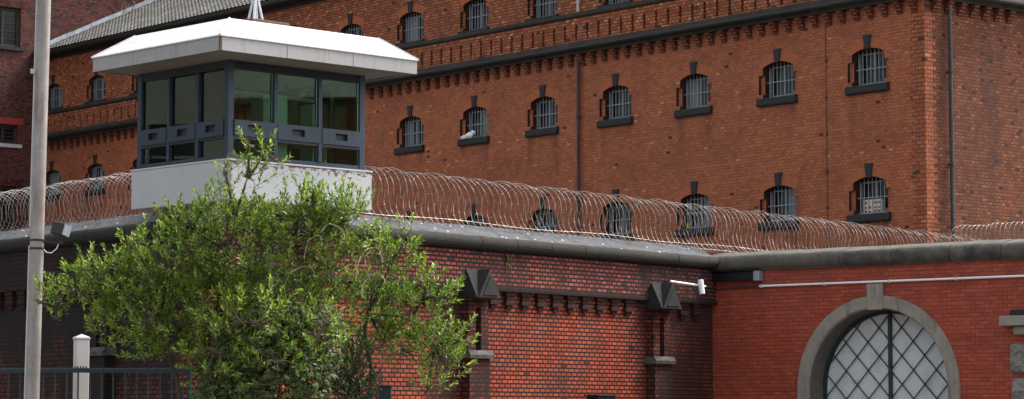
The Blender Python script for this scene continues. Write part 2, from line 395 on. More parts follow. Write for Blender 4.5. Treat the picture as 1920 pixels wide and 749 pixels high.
# return wall, back wall and gable: one shell
def shell():
    L = 13.0
    m = MB()
    m.add([(0, 0, 0), (0, L, 0), (0, L, 14.9), (0, 0, 14.9), (0, L / 2, 18.0)], [(0, 1, 2, 4, 3)])
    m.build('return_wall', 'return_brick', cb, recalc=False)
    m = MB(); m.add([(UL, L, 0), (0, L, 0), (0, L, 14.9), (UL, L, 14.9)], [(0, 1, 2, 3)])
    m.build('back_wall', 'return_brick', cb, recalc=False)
shell()
# corner of alternating quoin bricks
def quoins():
    m = MB(); z = 0.0; i = 0
    while z < 11.15:
        w = .42 if i % 2 else .30
        m.box(-w, .008, -.008, .02, z + .002, z + .098)
        m.box(.0, .0082, .021, .26 if i % 2 else .38, z + .002, z + .098)
        z += .1; i += 1
    m.build('quoin_strip', 'quoin_brick', cb)
quoins()
# apron band with slots above the cornice
def apron(x0, x1, parent, fr_off, mirror=False):
    m = MB(); P = .455; w = .10
    m.box(x0, x1, -BD, -.002, 11.84, 11.88); m.box(x0, x1, -BD, -.002, 12.31, 12.50)
    c = fr_off; xs = []
    while c - w / 2 > x0 + .05: c -= P
    while c + w / 2 < x1 - .03:
        if c - w / 2 > x0 + .03: xs.append(c)
        c += P
    prev = x0
    for c in xs:
        m.box(prev, c - w / 2, -BD, -.002, 11.88, 12.31); prev = c + w / 2
    m.box(prev, x1, -BD, -.002, 11.88, 12.31)
    return m
cb_r = RT.a - B.a
apron(UL, BD, cb, -14.99).build('slotted_apron', 'frieze_brick', cb)
o = apron(0, 13, cb, .3).build('slotted_apron', 'frieze_brick', cb); o.rotation_euler = (0, 0, cb_r)
corn = [(0, 11.50), (-.17, 11.50), (-.17, 11.56), (-.27, 11.60), (-.29, 11.71), (-.25, 11.74), (-.12, 11.85), (0, 11.85)]
gut = [(-.24, 11.585), (-.33, 11.60), (-.37, 11.66), (-.37, 11.70), (-.292, 11.705), (-.272, 11.60)]
MB().extx(corn, UL, .29, segs=60, wob=.004).build('cornice', 'cornice_stone', cb)
o = MB().extx(corn, 0.002, 13, segs=20, wob=.004).build('cornice', 'cornice_stone', cb); o.rotation_euler = (0, 0, cb_r)
MB().extx([(-.293, 11.60), (-.35, 11.60), (-.38, 11.64), (-.38, 11.685), (-.293, 11.69)], UL, .38, segs=40, wob=.003).build('gutter', 'gutter_metal', cb)
o = MB().extx([(-.293, 11.60), (-.35, 11.60), (-.38, 11.64), (-.38, 11.685), (-.293, 11.69)], .30, 13, segs=12, wob=.003).build('gutter', 'gutter_metal', cb); o.rotation_euler = (0, 0, cb_r)
sc = [(0, 12.502), (-.15, 12.502), (-.19, 12.54), (-.19, 12.58), (-.10, 12.66), (0, 12.67)]
MB().extx(sc, UL, .19, segs=60, wob=.004).build('string_course', 'cornice_stone', cb)
o = MB().extx(sc, 0.002, 13, segs=20, wob=.004).build('string_course', 'cornice_stone', cb); o.rotation_euler = (0, 0, cb_r)
def corbel_mb():
    m = MB()
    for i in range(4):
        d = .05 + .045 * i; z = 11.20 + .075 * i
        m.box(-.085, .085, -d, 0, z + .006, z + .068); m.box(-.075, .075, -d + .012, 0, z - .004, z + .0058)
    return m
c0 = corbel_mb().build('corbel', 'corbel_brick', cb); first = True
x = -.28; n = 0
while x > UL and n < 92:
    if first: c0.location = (x, 0, 0); first = False
    else: copy_part(c0, cb, (x, 0, 0))
    x -= .455; n += 1
for i in range(7):
    c = copy_part(c0, cb); c.rotation_euler = (0, 0, cb_r); p = Vector((math.cos(cb_r), math.sin(cb_r))) * (.35 + .455 * i); c.location = (p.x, p.y, 0)
# windows
def window_proto():
    """origin: middle of the sill top on the wall face"""
    f = MB(); y = .26
    f.box(-.52, -.46, y, y + .06, .02, .80); f.box(.46, .52, y, y + .06, .02, .80)
    f.box(-.4599, .4599, y, y + .06, .02, .08); f.box(-.035, .035, y - .01, y + .05, .0801, .7599)
    f.box(-.4599, .4599, y + .001, y + .05, .76, .80)
    w = f.build('window', 'window_frame', cb)
    rv = MB(); rv.sweep(outline(0, 0), 0, .08); rv.sweep(inner(0, 0), .0802, .40); rv.build('reveal', 'shaded_reveal_brick', w, recalc=False)
    MB().add([(-.519, .30, 0), (.519, .30, 0), (.519, .30, .9), (-.519, .30, .9)], [(0, 1, 2, 3)]).build('glass', 'cell_glass', w)
    s = MB(); s.extx([(.36, .0), (-.02, .0), (-.08, -.015), (-.10, -.035), (-.10, -.175), (-.07, -.21), (0.001, -.215), (.001, -.02), (.36, -.03)], -.66, .68, segs=6, wob=.003)
    s.build('sill', 'dark_stone', w)
    kk = MB(); kk.exty([(-.075, .865), (.075, .865), (.115, 1.16), (.125, 1.16), (.125, 1.20), (-.125, 1.20), (-.125, 1.16), (-.115, 1.16)], -.045, .02); kk.build('keystone', 'dark_stone', w, bevel=.008)
    g = MB(); yb = .17
    for i in range(8): xx = -.44 + .128 * i; g.tube([(xx, yb, -.0), (xx, yb, .80 + .08 * math.cos(xx * 3))], .0105, 6)
    g.tube([(-.52, yb - .012, .40), (.60, yb - .012, .40)], .013, 6); g.box(-.50, .51, yb - .02, yb + .02, .0, .035)
    g.build('bar_grille', 'bar_steel', w)
    a = MB()
    for i in range(15):
        t0 = R(120) - R(60) * i / 15; t1 = t0 - R(60) / 15 * .92
        if abs((t0 + t1) / 2 - PI / 2) < R(3): continue
        rc = 1.144; cz = .89 - rc
        pts = [(rc * 1.004 * math.cos(t), cz + rc * 1.004 * math.sin(t)) for t in (t0, t1)] + [((rc + .235) * math.cos(t), cz + (rc + .235) * math.sin(t)) for t in (t1, t0)]
        a.exty(pts, -.003, .004)
    a.build('brick_arch', 'arch_brick', w)
    return w
w0 = window_proto()
cur = MB()
cur.add([(-.45 + .07 * i, .385 - .012 * (i % 2), z) for i in range(7) for z in (.08, .80)], [(2 * i, 2 * i + 2, 2 * i + 3, 2 * i + 1) for i in range(6)])
cur0 = None
for i, (cx, sz, ri, kx) in enumerate(wins):
    if i == 0: w0.location = (cx, 0, sz); wi = w0
    else: wi = copy_part(w0, cb, (cx, 0, sz))
    if random.random() < .45:
        m = MB(); half = random.choice((0, 1)); x0 = -.44 if half == 0 else .05; n = random.choice((4, 5, 6))
        m.add([(x0 + .07 * j, (.292 - .010 * (j % 2)), z) for j in range(n) for z in (.085, .755)], [(2 * j, 2 * j + 2, 2 * j + 3, 2 * j + 1) for j in range(n - 1)])
        m.build('curtain', 'curtain', wi)
# eave, roof tiles, ridge
def roofs():
    L = 13.0; ze = 14.80; OH = .38; sl = math.tan(R(25.3))
    # tiles: real rolls and steps
    pit = .22; crs = .30; n = 24; m = MB()
    xs = []; x = UL + .02
    while x < .5: xs.append(x); x += pit / 4
    cth, sth = math.cos(R(25.3)), math.sin(R(25.3))
    rowsv = []
    for c in range(n):
        for e in (0, 1):
            s = (c + e) * crs; lift = .032 if e == 0 else .0
            rowsv.append([(xx, -OH + s * cth - lift * sth, ze + s * sth + lift * cth + (.028, .010, -.012, .010)[i % 4]) for i, xx in enumerate(xs)])
    vs = [p for r in rowsv for p in r]; nx = len(xs); fs = []
    for r in range(len(rowsv) - 1):
        for i in range(nx - 1): fs.append((r * nx + i, r * nx + i + 1, (r + 1) * nx + i + 1, (r + 1) * nx + i))
    m.add(vs, fs)
    rf = m.build('roof', 'roof_tile', cb, recalc=False)
    yr = -OH + n * crs * cth; zr = ze + n * crs * sth
    b = MB(); b.add([(UL, yr, zr), (.5, yr, zr), (.5, L + .3, ze), (UL, L + .3, ze)], [(0, 1, 2, 3)]); b.build('roof', 'roof_tile', cb)
    e = MB(); e.extx([(.02, 14.50), (-.02, 14.50), (-.02, 14.62), (-OH + .02, 14.68), (-OH + .02, 14.775), (.02, 14.775)], UL, .4)
    e.build('eaves_board', 'gutter_metal', cb)
    g = MB(); g.extx([(-OH - .0, 14.78), (-OH - .0, 14.66), (-OH - .05, 14.62), (-OH - .12, 14.64), (-OH - .14, 14.70), (-OH - .14, 14.76), (-OH - .12, 14.76), (-OH - .10, 14.68), (-OH - .03, 14.68), (-OH - .02, 14.78)], UL, .4, segs=30, wob=.004)
    g.build('gutter', 'gutter_metal', cb)
    f = MB()
    for q in range(9):
        s0 = q * .85; s1 = s0 + .87
        p = []
        for s in (s0, s1):
            for xx, h in ((UL + .03, .20), (UL + .05, .055), (UL + .26, .05)):
                p.append((xx, -OH + s * cth, ze + s * sth + h + .01 * (q % 2)))
        f.add(p, [(0, 1, 4, 3), (1, 2, 5, 4)])
    f.build('flashing', 'flashing', cb)
roofs()
# drain pipes
def dpipe(x, y, z0, z1, r, parent, mat='pipe_dark', clips=2.2, rot=None):
    m = MB(); m.tube([(x, y, z0), (x, y, z1)], r, 8)
    z = z0 + 1
    while z < z1: m.tube([(x, y, z - .03), (x, y, z + .03)], r * 1.5, 8); m.box(x - .01, x + .01, y, y + r + .05, z - .015, z + .015); z += clips
    o = m.build('drainpipe', mat, parent)
    if rot: o.rotation_euler = (0, 0, rot)
    return o
dpipe(-12.20, -.09, 0, 11.5, .045, cb); dpipe(-12.20, -.09, 12.67, 14.6, .04, cb, 'pipe_grey')
dpipe(.80, -.10, 0, 11.5, .05, cb, 'pipe_dark', rot=cb_r)
m = MB(); m.tube([(-3.13, -.025, 0), (-3.13, -.025, 11.2)], .009, 5)
for i in range(12): m.box(-3.15, -3.11, -.04, 0, 1.3 + .9 * i, 1.37 + .9 * i)
m.build('lightning_conductor', 'pipe_dark', cb)
# faint painted numeral on the wall
ivx, ivz = -21.35, 9.75
m = MB()
m.box(ivx, ivx + .03, -.004, -.001, ivz, ivz + .42)
m.add([(ivx + .10, -.004, ivz + .42), (ivx + .13, -.004, ivz + .42), (ivx + .20, -.004, ivz + .02), (ivx + .17, -.004, ivz + .02)], [(0, 1, 2, 3)])
m.add([(ivx + .27, -.004, ivz + .42), (ivx + .30, -.004, ivz + .42), (ivx + .205, -.004, ivz + .02), (ivx + .175, -.004, ivz + .02)], [(0, 1, 2, 3)])
m.build('painted_numeral', 'faint_mark', cb)
# ------------------------------------------------------------------ things on window sills
def sill_thing(kx, ri): return B.w(-1.78 - SPC * kx, 0, rows[ri])
p = B.w(-16.98, -.09, S0 + .0)
cl = thing('cloth_bundle', 'crumpled white cloth lying on a barred cell window sill', 'cloth', p, B.a)
def lump(m, c, r, seed, flat=(1, 1, 1), nu=12, nv=8, amp=.25):
    rr = random.Random(seed); vs = []; fs = []
    off = [[1 + rr.uniform(-amp, amp) for _ in range(nu)] for _ in range(nv + 1)]
    for j in range(nv + 1):
        ph = PI * j / nv
        for i in range(nu):
            th = 2 * PI * i / nu; q = r * (off[j][i] if 0 < j < nv else 1)
            vs.append((c[0] + q * flat[0] * math.sin(ph) * math.cos(th), c[1] + q * flat[1] * math.sin(ph) * math.sin(th), c[2] + q * flat[2] * math.cos(ph)))
    for j in range(nv):
        for i in range(nu): fs.append((j * nu + i, j * nu + (i + 1) % nu, (j + 1) * nu + (i + 1) % nu, (j + 1) * nu + i))
    m.add(vs, fs)
m = MB(); lump(m, (-.12, 0, .04), .15, 1, (1.2, .5, .38)); lump(m, (.10, .01, .08), .15, 2, (.9, .5, .6)); lump(m, (.22, .02, .14), .08, 5, (1, .7, .8))
m.build('cloth', 'cloth', cl, smooth=True)
for i, (dx, lab) in enumerate(((-.20, 'cream printed carton standing left behind the bars of a lit cell window'), (.115, 'cream printed carton standing right behind the bars of a lit cell window'))):
    p = B.w(-1.78 + dx - .03, .215, rows[0] + .0)
    c = thing('carton', lab, 'box', p, B.a, 'cartons in the lower right cell window')
    MB().box(-.14, .14, -.025, .06, .002, .36).build('box_body', 'carton', c, bevel=.004)
    rr = random.Random(i)
    for a in range(2):
        for b in range(3): 
            if rr.random() < .9: MB().box(-.115 + a * .125, -.02 + a * .125, -.0275, -.0251, .03 + b * .11, .03 + b * .11 + rr.uniform(.04, .08)).build('printed_panel', 'carton_print', c)
p = B.w(-7.78 - .18, -.07, rows[0] + .0)
c = thing('yellow_cup', 'small yellow cup on the sill of a cell window behind razor wire', 'cup', p)
m = MB(); m.tube([(0, 0, 0), (0, 0, .03), (0, 0, .11), (0, 0, .12)], [.032, .034, .045, .047], 12); m.build('cup_body', 'yellow_plastic', c, smooth=True)
# ================================================================== dark wing at the left
wg = thing('brick_wing', 'dark purple-brown brick building with barred windows at the left edge', 'building', W.w(0), W.a)
wh = [(-2.25, -.95, 14.93, 16.35), (-2.05, -.98, 11.42, 12.12), (-2.1, -.98, 8.3, 9.9), (-5.2, -3.9, 14.93, 16.35), (-5.2, -3.9, 11.42, 12.8)]
def wingwall():
    m = MB(); H = 21; X0 = -14; X1 = 15
    holes = [[(a, c), (b, c), (b, d), (a, d)] for a, b, c, d in wh]
    m.face_holes((X0, X1, 0, H), holes, 0)
    for h in holes: m.sweep(h, 0, .22)
    m.add([(X0, 0, 0), (X0, 9, 0), (X0, 9, H), (X0, 0, H), (X1, 0, 0), (X1, 9, 0), (X1, 9, H), (X1, 0, H)], [(0, 1, 2, 3), (4, 5, 6, 7), (1, 5, 6, 2), (3, 2, 6, 7)])
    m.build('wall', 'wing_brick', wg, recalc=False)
wingwall()
for a, b, c, d in wh:
    m = MB(); y = .14
    m.box(a, a + .09, y, y + .06, c, d); m.box(b - .09, b, y, y + .06, c, d); m.box(a + .0901, b - .0901, y, y + .06, c, c + .09); m.box(a + .0901, b - .0901, y, y + .06, d - .09, d)
    m.box((a + b) / 2 - .035, (a + b) / 2 + .035, y + .01, y + .05, c + .0901, d - .0901)
    nz = 5
    for i in range(1, nz): z = c + (d - c) * i / nz; m.box(a + .0901, b - .0901, y + .02, y + .04, z - .012, z + .012)
    w = m.build('window', 'dark_wood', wg)
    MB().add([(a, y + .055, c), (b, y + .055, c), (b, y + .055, d), (a, y + .055, d)], [(0, 1, 2, 3)]).build('glass', 'cell_glass', w)
    MB().box(a - .14, b + .14, -.07, .1, c - .13, c - .0).build('sill', 'pipe_grey' if c == 11.42 else 'dark_stone', w)
    MB().box(a - .2, b + .2, -.015, .01, d + .002, d + .24).build('lintel', 'red_paint' if c == 11.42 else 'pier_brick', w)
MB().extx([(0, 17.6), (-.2, 17.65), (-.2, 17.75), (0, 17.85)], -14, 15).build('string_course', 'cornice_stone', wg)
# shrub rooted on the flashing with bare twigs
sh = thing('bare_shrub', 'straggly leafless shrub growing where the tiled roof meets the dark wing', 'shrub', at(236, 22, 93.0))
m = MB(); rr = random.Random(8)
for i in range(26):
    a = rr.uniform(0, 2 * PI); L = rr.uniform(.5, 1.5)
    p = Vector((rr.uniform(-.9, .9), rr.uniform(-.3, .3), -.3)); d = Vector((math.cos(a) * .6, math.sin(a) * .4, 1)).normalized(); pts = [p.copy()]
    for j in range(6): d = (d + Vector((rr.uniform(-.35, .35), rr.uniform(-.3, .3), rr.uniform(-.25, .2)))).normalized(); p = p + d * L / 6; pts.append(p.copy())
    m.tube(pts, [.022, .019, .016, .013, .011, .009, .006], 5)
m.build('twigs', 'dry_twig', sh)
# ================================================================== perimeter walls
# coping profile (y into the wall, z)
def coping_profile(zb=4.55, zt=4.79, ridge=5.03, d=1.0, p=.13):
    pr = [(.04, zb), (-p * .55, zb + .005)]
    for i in range(7):
        a = -PI / 2 + PI * i / 6 * .82
        pr.append((-p * .5 - p * .62 * math.cos(a) , (zb + zt) / 2 + (zt - zb) / 2 * math.sin(a)))
    return pr
def per_wall(fr, x0, x1, label, mats, piers, name='perimeter_wall', cut_l=0, cut_r=0, d_face=.0):
    th_ = thing(name, label, 'prison wall', fr.w(0), fr.a)
    mw, mb_, mc, mp = mats
    BP = .10                                # the upper band stands proud
    m = MB(); m.box(x0, x1, .0, 1.0, 0, 4.54); m.build('brickwork', mw, th_)
    m = MB(); m.box(x0, x1, -BP, -.002, 3.93, 4.56)
    m.build('upper_band', mb_, th_)
    MB().box(x0, x1, -BP - .03, -.001, 3.86, 3.929).build('ledge_course', 'sooty_brick', th_)
    pr = [(.05, 4.565)]; r = .125; cz = 4.68
    for i in range(9):
        a = -PI * .5 + PI * .86 * i / 8
        pr.append((-BP - .045 - r * math.cos(a), cz + r * .96 * math.sin(a)))
    pr += [(.05, 4.80)]
    m = MB(); xs = x0 + .0; L = 1.0
    while xs < x1 - .02:
        e = min(xs + L, x1 - 0.0)
        m.extx(pr, xs + .006, e - .006, segs=3, wob=.004); xs = e
    m.build('coping', mc, th_, smooth=False, bevel=0)
    m = MB(); m.extx([(.0, 4.785), (-.06, 4.80), (.42, 5.03), (.55, 5.04), (1.05, 4.8), (1.0, 4.55), (.0, 4.55)], x0, x1, segs=40, wob=.008)
    m.build('weathered_top', 'weathering', th_)
    # brick corbels of the band
    cm = MB()
    for i, (w, dd) in enumerate(((.27, .085), (.20, .06), (.27, .078), (.15, .045))):
        z = 3.86 - .078 * (i + 1); cm.box(-w / 2, w / 2, -dd, -.001, z + .004, z + .074)
    c0 = None; x = x1 - .62
    while x > x0 + .2:
        if all(abs(x - q) > .48 for q in piers):
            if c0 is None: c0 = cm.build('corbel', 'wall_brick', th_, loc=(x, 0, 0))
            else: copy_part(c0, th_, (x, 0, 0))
        x -= .45
    # piers
    p0 = None
    for q in piers:
        if p0: copy_part(p0, th_, (q, 0, 0)); continue
        m = MB()
        m.box(-.28, .28, -.20, -.003, 0, 2.66); m.box(-.27, -.07, -.17, -.003, 2.80, 3.70); m.box(.07, .27, -.17, -.003, 2.80, 3.70); m.box(-.0699, .0699, -.17, -.003, 3.55, 3.70); m.box(-.0699, .0699, -.07, -.003, 2.80, 3.5499)
        p0 = m.build('pier', mp, th_, loc=(q, 0, 0))
        g = MB(); g.exty([(-.31, 3.70), (.31, 3.70), (0, 4.21)], -.43, -.101); g.extx([(-.41, 3.701), (.10, 3.701), (-.155, 4.205)], -.325, .325)
        g.exty([(-.20, 3.745), (.20, 3.745), (0, 4.08)], -.445, -.431); g.build('gablet', 'gablet_stone', p0, bevel=.01)
        g = MB(); g.extx([(-.002, 2.66), (-.26, 2.66), (-.27, 2.72), (-.21, 2.80), (-.002, 2.80)], -.33, .33); g.build('ledge', 'ledge_stone', p0)
    return th_
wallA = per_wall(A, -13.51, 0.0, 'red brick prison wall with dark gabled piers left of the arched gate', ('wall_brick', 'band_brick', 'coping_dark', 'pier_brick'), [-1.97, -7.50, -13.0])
wallD = per_wall(D, -16, -.12, 'soot-blackened brick prison wall running left behind the grey lamp pole', ('lowred_brick', 'sooty_brick', 'coping_dark', 'sooty_brick'), [-3.68, -9.2, -14.6])
# far continuation of the perimeter line behind the gate wall
ext = thing('inner_wall', 'low brick wall carrying razor wire behind the gate wall', 'wall', A.w(.9), A.a)
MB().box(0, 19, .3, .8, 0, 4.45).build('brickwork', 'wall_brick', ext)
# gate wall ---------------------------------------------------------
gw = thing('gate_wall', 'smooth red brick gate wall with rounded stone coping and arched gateway', 'prison wall', G.w(0), G.a)
GC = (3.725, 2.19); RO = 1.745; RI = 1.49
def gatewall():
    hole = [(GC[0] - RI - .1, 0.0)] + [(GC[0] + (RI + .1) * math.cos(a), GC[1] + (RI + .1) * math.sin(a)) for a in [PI - PI * i / 32 for i in range(33)]] + [(GC[0] + RI + .1, 0.0)]
    m = MB()
    x0, x1 = 0.0, 14.0
    ol = [(x0, 0), hole[0]] + hole[1:] + [(x1, 0), (x1, 4.53), (x0, 4.53)]
    for y in (0, .8):
        tris = tessellate_polygon([[Vector((a, b, 0)) for a, b in ol]])
        m.add([(a, y, b) for a, b in ol], [tuple(t) for t in tris])
    m.sweep(ol, 0, .8)
    m.build('brickwork', 'gate_brick', gw)
gatewall()
def gate_coping():
    m = MB(); pr = [(.05, 4.50), (-.06, 4.50)]
    for i in range(10):
        a = -PI * .40 + PI * .90 * i / 9
        pr.append((-.02 - .13 * math.cos(a), 4.665 + .155 * math.sin(a)))
    pr += [(.35, 4.90), (.75, 4.84), (.86, 4.6), (.82, 4.50)]
    xs = [-.30, .42, 1.75, 3.0, 4.15, 5.35, 6.42, 7.6, 8.9, 10.2, 11.5, 12.8, 14.0]
    for a, b in zip(xs, xs[1:]):
        o = random.uniform(-.008, .008)
        m.extx([(y + o, z + o) for y, z in pr], max(a, -.1) + .007, b - .007, segs=4, wob=.004)
    m.build('coping', 'coping_stone', gw)
gate_coping()
def arch():
    n = 56
    # angle list of the surround: vertical legs then arc
    def path(r):
        return [(GC[0] - r, 0), (GC[0] - r, 1.2)] + [(GC[0] + r * math.cos(a), GC[1] + r * math.sin(a)) for a in [PI - PI * i / n for i in range(n + 1)]] + [(GC[0] + r, 1.2), (GC[0] + r, 0)]
    po, pi_, ph = path(RO), path(RI), path(RI + .012)
    m = MB(); N = len(po)
    # front ring 5 cm proud with rolled inner edge, inner reveal
    lay = [[(x, .0, z) for x, z in po], [(x, -.05, z) for x, z in path(RO - .008)], [(x, -.05, z) for x, z in path(RI + .03)], [(x, -.03, z) for x, z in path(RI + .012)],
           [(x, -.012, z) for x, z in path(RI + .014)], [(x, -.0, z) for x, z in pi_]]
    vs = [p for l in lay for p in l]; fs = []
    for q in range(len(lay) - 1):
        for i in range(N - 1): fs.append((q * N + i, q * N + i + 1, (q + 1) * N + i + 1, (q + 1) * N + i))
    m.add(vs, fs); m.build('arch_surround', 'arch_stone', gw, recalc=False)
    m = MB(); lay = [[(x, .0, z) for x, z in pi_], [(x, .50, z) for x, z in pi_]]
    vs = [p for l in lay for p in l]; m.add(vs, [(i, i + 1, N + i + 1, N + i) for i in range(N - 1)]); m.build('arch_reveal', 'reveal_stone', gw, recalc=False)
    MB().exty([(3.725 - .155, 3.66), (3.725 + .155, 3.66), (3.725 + .175, 4.15), (3.725 - .175, 4.15)], -.075, .0).build('keystone', 'arch_stone', gw, bevel=.01)
    jm = MB()
    # gate leaf
    gy = .47; rg = RI - .002
    g = MB(); fo = path(rg); fi = path(rg - .075); N = len(fo)
    vs = [(x, gy, z) for x, z in fo] + [(x, gy, z) for x, z in fi] + [(x, gy + .05, z) for x, z in fi]
    g.add(vs, [(i, i + 1, N + i + 1, N + i) for i in range(N - 1)] + [(N + i, N + i + 1, 2 * N + i + 1, 2 * N + i) for i in range(N - 1)])
    gate = g.build('gate', 'lattice_paint', gw, recalc=False)
    m = MB(); pg = path(rg - .0)
    tr = tessellate_polygon([[Vector((x, z, 0)) for x, z in pg]])
    m.add([(x, gy + .045, z) for x, z in pg], [tuple(t) for t in tr]); m.build('gate_panel', 'gate_panel', gate, recalc=False)
    l = MB(); cx = 3.735; r2 = rg - .06
    l.box(cx - .032, cx + .032, gy - .03, gy + .02, 0, GC[1] + r2)
    hw, hh = .244, .270; s_ = hh / hw; zn = 3.07
    def inside(x, z): return abs(x - GC[0]) < r2 and (z < GC[1] or math.hypot(x - GC[0], z - GC[1]) < r2) and z > 0
    for sg in (-1, 1):
        for kk_ in range(-22, 14):
            b = zn + 2 * hh * kk_          # z where the line meets the bar
            pts = [(cx + (i - 300) * .01, b + sg * s_ * (i - 300) * .01) for i in range(601)]
            ins = [p for p in pts if inside(*p)]
            if len(ins) > 5:
                y = gy + (.0 if sg > 0 else .012)
                l.tube([(ins[0][0], y, ins[0][1]), (ins[-1][0], y, ins[-1][1])], .0125, 4)
    l.build('lattice', 'lattice_paint', gate)
arch()
# gate side portal fragments on the right: impost and rusticated blocks
MB().box(6.42, 8.3, -.28, -.001, 3.29, 3.47).build('impost', 'arch_stone', gw, bevel=.012)
MB().box(6.62, 8.3, -.16, -.001, 3.12, 3.289).build('impost_bed', 'arch_stone', gw, bevel=.05)
MB().box(6.60, 8.3, -.20, -.001, 3.472, 3.58).build('impost_cap', 'dark_stone', gw, bevel=.012)
def rblock(x0, x1, z0, z1, seed):
    rr = random.Random(seed); nx, nz = 22, 12; m = MB(); vs = []; fs = []
    for j in range(nz + 1):
        for i in range(nx + 1):
            u, v = i / nx, j / nz; e = min(min(u, 1 - u) * (x1 - x0), min(v, 1 - v) * (z1 - z0))
            d = -.02 if e < 1e-6 else -(.10 * min(1, (e / .07)) ** .6 + rr.uniform(-.022, .022))
            cr = .07
            uu = x0 + u * (x1 - x0); vv = z0 + v * (z1 - z0)
            # rounded corners in plan
            for cx_, cz_ in ((x0 + cr, z0 + cr), (x0 + cr, z1 - cr), (x1 - cr, z0 + cr), (x1 - cr, z1 - cr)):
                ox = (uu < x0 + cr and cx_ < (x0 + x1) / 2) or (uu > x1 - cr and cx_ > (x0 + x1) / 2)
                oz = (vv < z0 + cr and cz_ < (z0 + z1) / 2) or (vv > z1 - cr and cz_ > (z0 + z1) / 2)
                if ox and oz:
                    dx, dz = uu - cx_, vv - cz_; h = math.hypot(dx, dz); mx = max(abs(dx), abs(dz))
                    if h > 1e-6: uu = cx_ + dx / h * mx; vv = cz_ + dz / h * mx
            vs.append((uu, d, vv))
    for j in range(nz):
        for i in range(nx): a = j * (nx + 1) + i; fs.append((a, a + 1, a + nx + 2, a + nx + 1))
    bd = [i for i in range(nx + 1)] + [j * (nx + 1) + nx for j in range(1, nz + 1)] + [nz * (nx + 1) + i for i in range(nx - 1, -1, -1)] + [j * (nx + 1) for j in range(nz - 1, 0, -1)]
    o = len(vs); vs += [(vs[b][0], 0, vs[b][2]) for b in bd]
    n = len(bd)
    for q in range(n): fs.append((bd[q], bd[(q + 1) % n], o + (q + 1) % n, o + q))
    m.add(vs, fs); m.build('rusticated_block', 'rustic_stone', gw, smooth=False)
rblock(6.50, 7.6, 2.43, 2.97, 1); rblock(6.52, 7.6, 1.80, 2.35, 2); rblock(6.5, 7.6, 1.17, 1.72, 3); rblock(6.52, 7.6, .54, 1.09, 4)
# conduit on the gate wall
cd = thing('conduit_pipe', 'thin pale conduit pipe running along the gate wall under its coping', 'pipe', G.w(0, 0, 4.19), G.a)
m = MB(); m.tube([(1.15, -.06, 0), (13.9, -.06, 0)], .021, 8); m.build('pipe', 'cctv_white', cd)
m = MB(); m.tube([(.0, -.045, -.02), (1.16, -.06, 0)], .014, 8); m.build('pipe', 'pipe_dark', cd)
for i in range(9):
    x = 1.2 + 1.42 * i; MB().box(x - .014, x + .014, -.085, .0, -.035, .03).build('clip', 'pipe_grey', cd)
# light strip
ls = thing('linear_light', 'long black box light with silver end cap high on the gate wall corner', 'wall light', G.w(.65, 0, 4.39), G.a)
MB().box(-.58, .42, -.15, -.002, -.085, .085).build('housing', 'box_black', ls, bevel=.008)
MB().extx([(-.165, -.10), (-.002, -.10), (-.002, .10), (-.165, .10)], .4201, .56).build('end_cap', 'box_silver', ls, bevel=.012)
MB().box(-.60, .56, -.18, -.003, .101, .118).build('cover_plate', 'box_black', ls)
# camera on bracket
cc = thing('security_camera', 'white tube security camera hanging from a white bracket by the pier', 'security camera', A.w(-.95, -.30, 4.19), A.a)
m = MB(); m.tube([(-.95, -.02, .045), (.30, .02, .0)], .021, 8); m.build('bracket', 'cctv_white', cc)
m = MB(); m.tube([(.30, .02, .0), (.95, .27, -.015)], .012, 6); m.tube([(-.94, -.02, .045), (-.96, .13, .045)], .016, 6); m.build('cable', 'pipe_dark', cc)
m = MB(); ax = Vector((.03, -.12, -1)).normalized(); c = Vector((.0, -.085, .0))
m.tube([c - ax * .115, c - ax * .11, c + ax * .165, c + ax * .17], [.048, .057, .057, .05], 16); m.build('body', 'cctv_white', cc)
m = MB(); m.tube([c + ax * .1702, c + ax * .18], [.041, .040], 16); m.build('lens', 'box_black', cc)
# dark utility box at the bottom of the frame
ub = thing('utility_cabinet', 'top of a dark cabinet standing against the red wall between the piers', 'cabinet', A.w(-4.3, -.45, 0), A.a)
MB().box(-.27, .27, -.13, .13, 0, 2.03).build('cabinet_body', 'tower_steel_dark', ub, bevel=.01)
MB().box(-.30, .30, -.16, .16, 2.031, 2.055).build('cabinet_lid', 'tower_steel', ub)
MB().box(-.245, -.01, -.142, -.131, .1, 1.96).build('cabinet_door', 'lamp_black', ub); MB().box(.01, .245, -.142, -.131, .1, 1.96).build('cabinet_door', 'lamp_black', ub)
# weeds on the band
wd = thing('wall_weed', 'small green weed sprouting from the brick wall under its coping', 'weed', A.w(-6.62, -.11, 4.36), A.a)
m = MB(); rr = random.Random(4)
for i in range(22):
    a = rr.uniform(-.6, .6); L = rr.uniform(.08, .22); b = Vector((rr.uniform(-.03, .03), 0, 0)); t_ = b + Vector((math.sin(a) * L * .6, -rr.uniform(.02, .08), L * rr.choice((1, .7, -.6))))
    m.add([b, b + Vector((.012, 0, .0)), t_, (b + t_) / 2 + Vector((-.014, -.01, 0))], [(0, 1, 2, 3)])
m.build('leaves', 'leaf_green', wd, recalc=False)
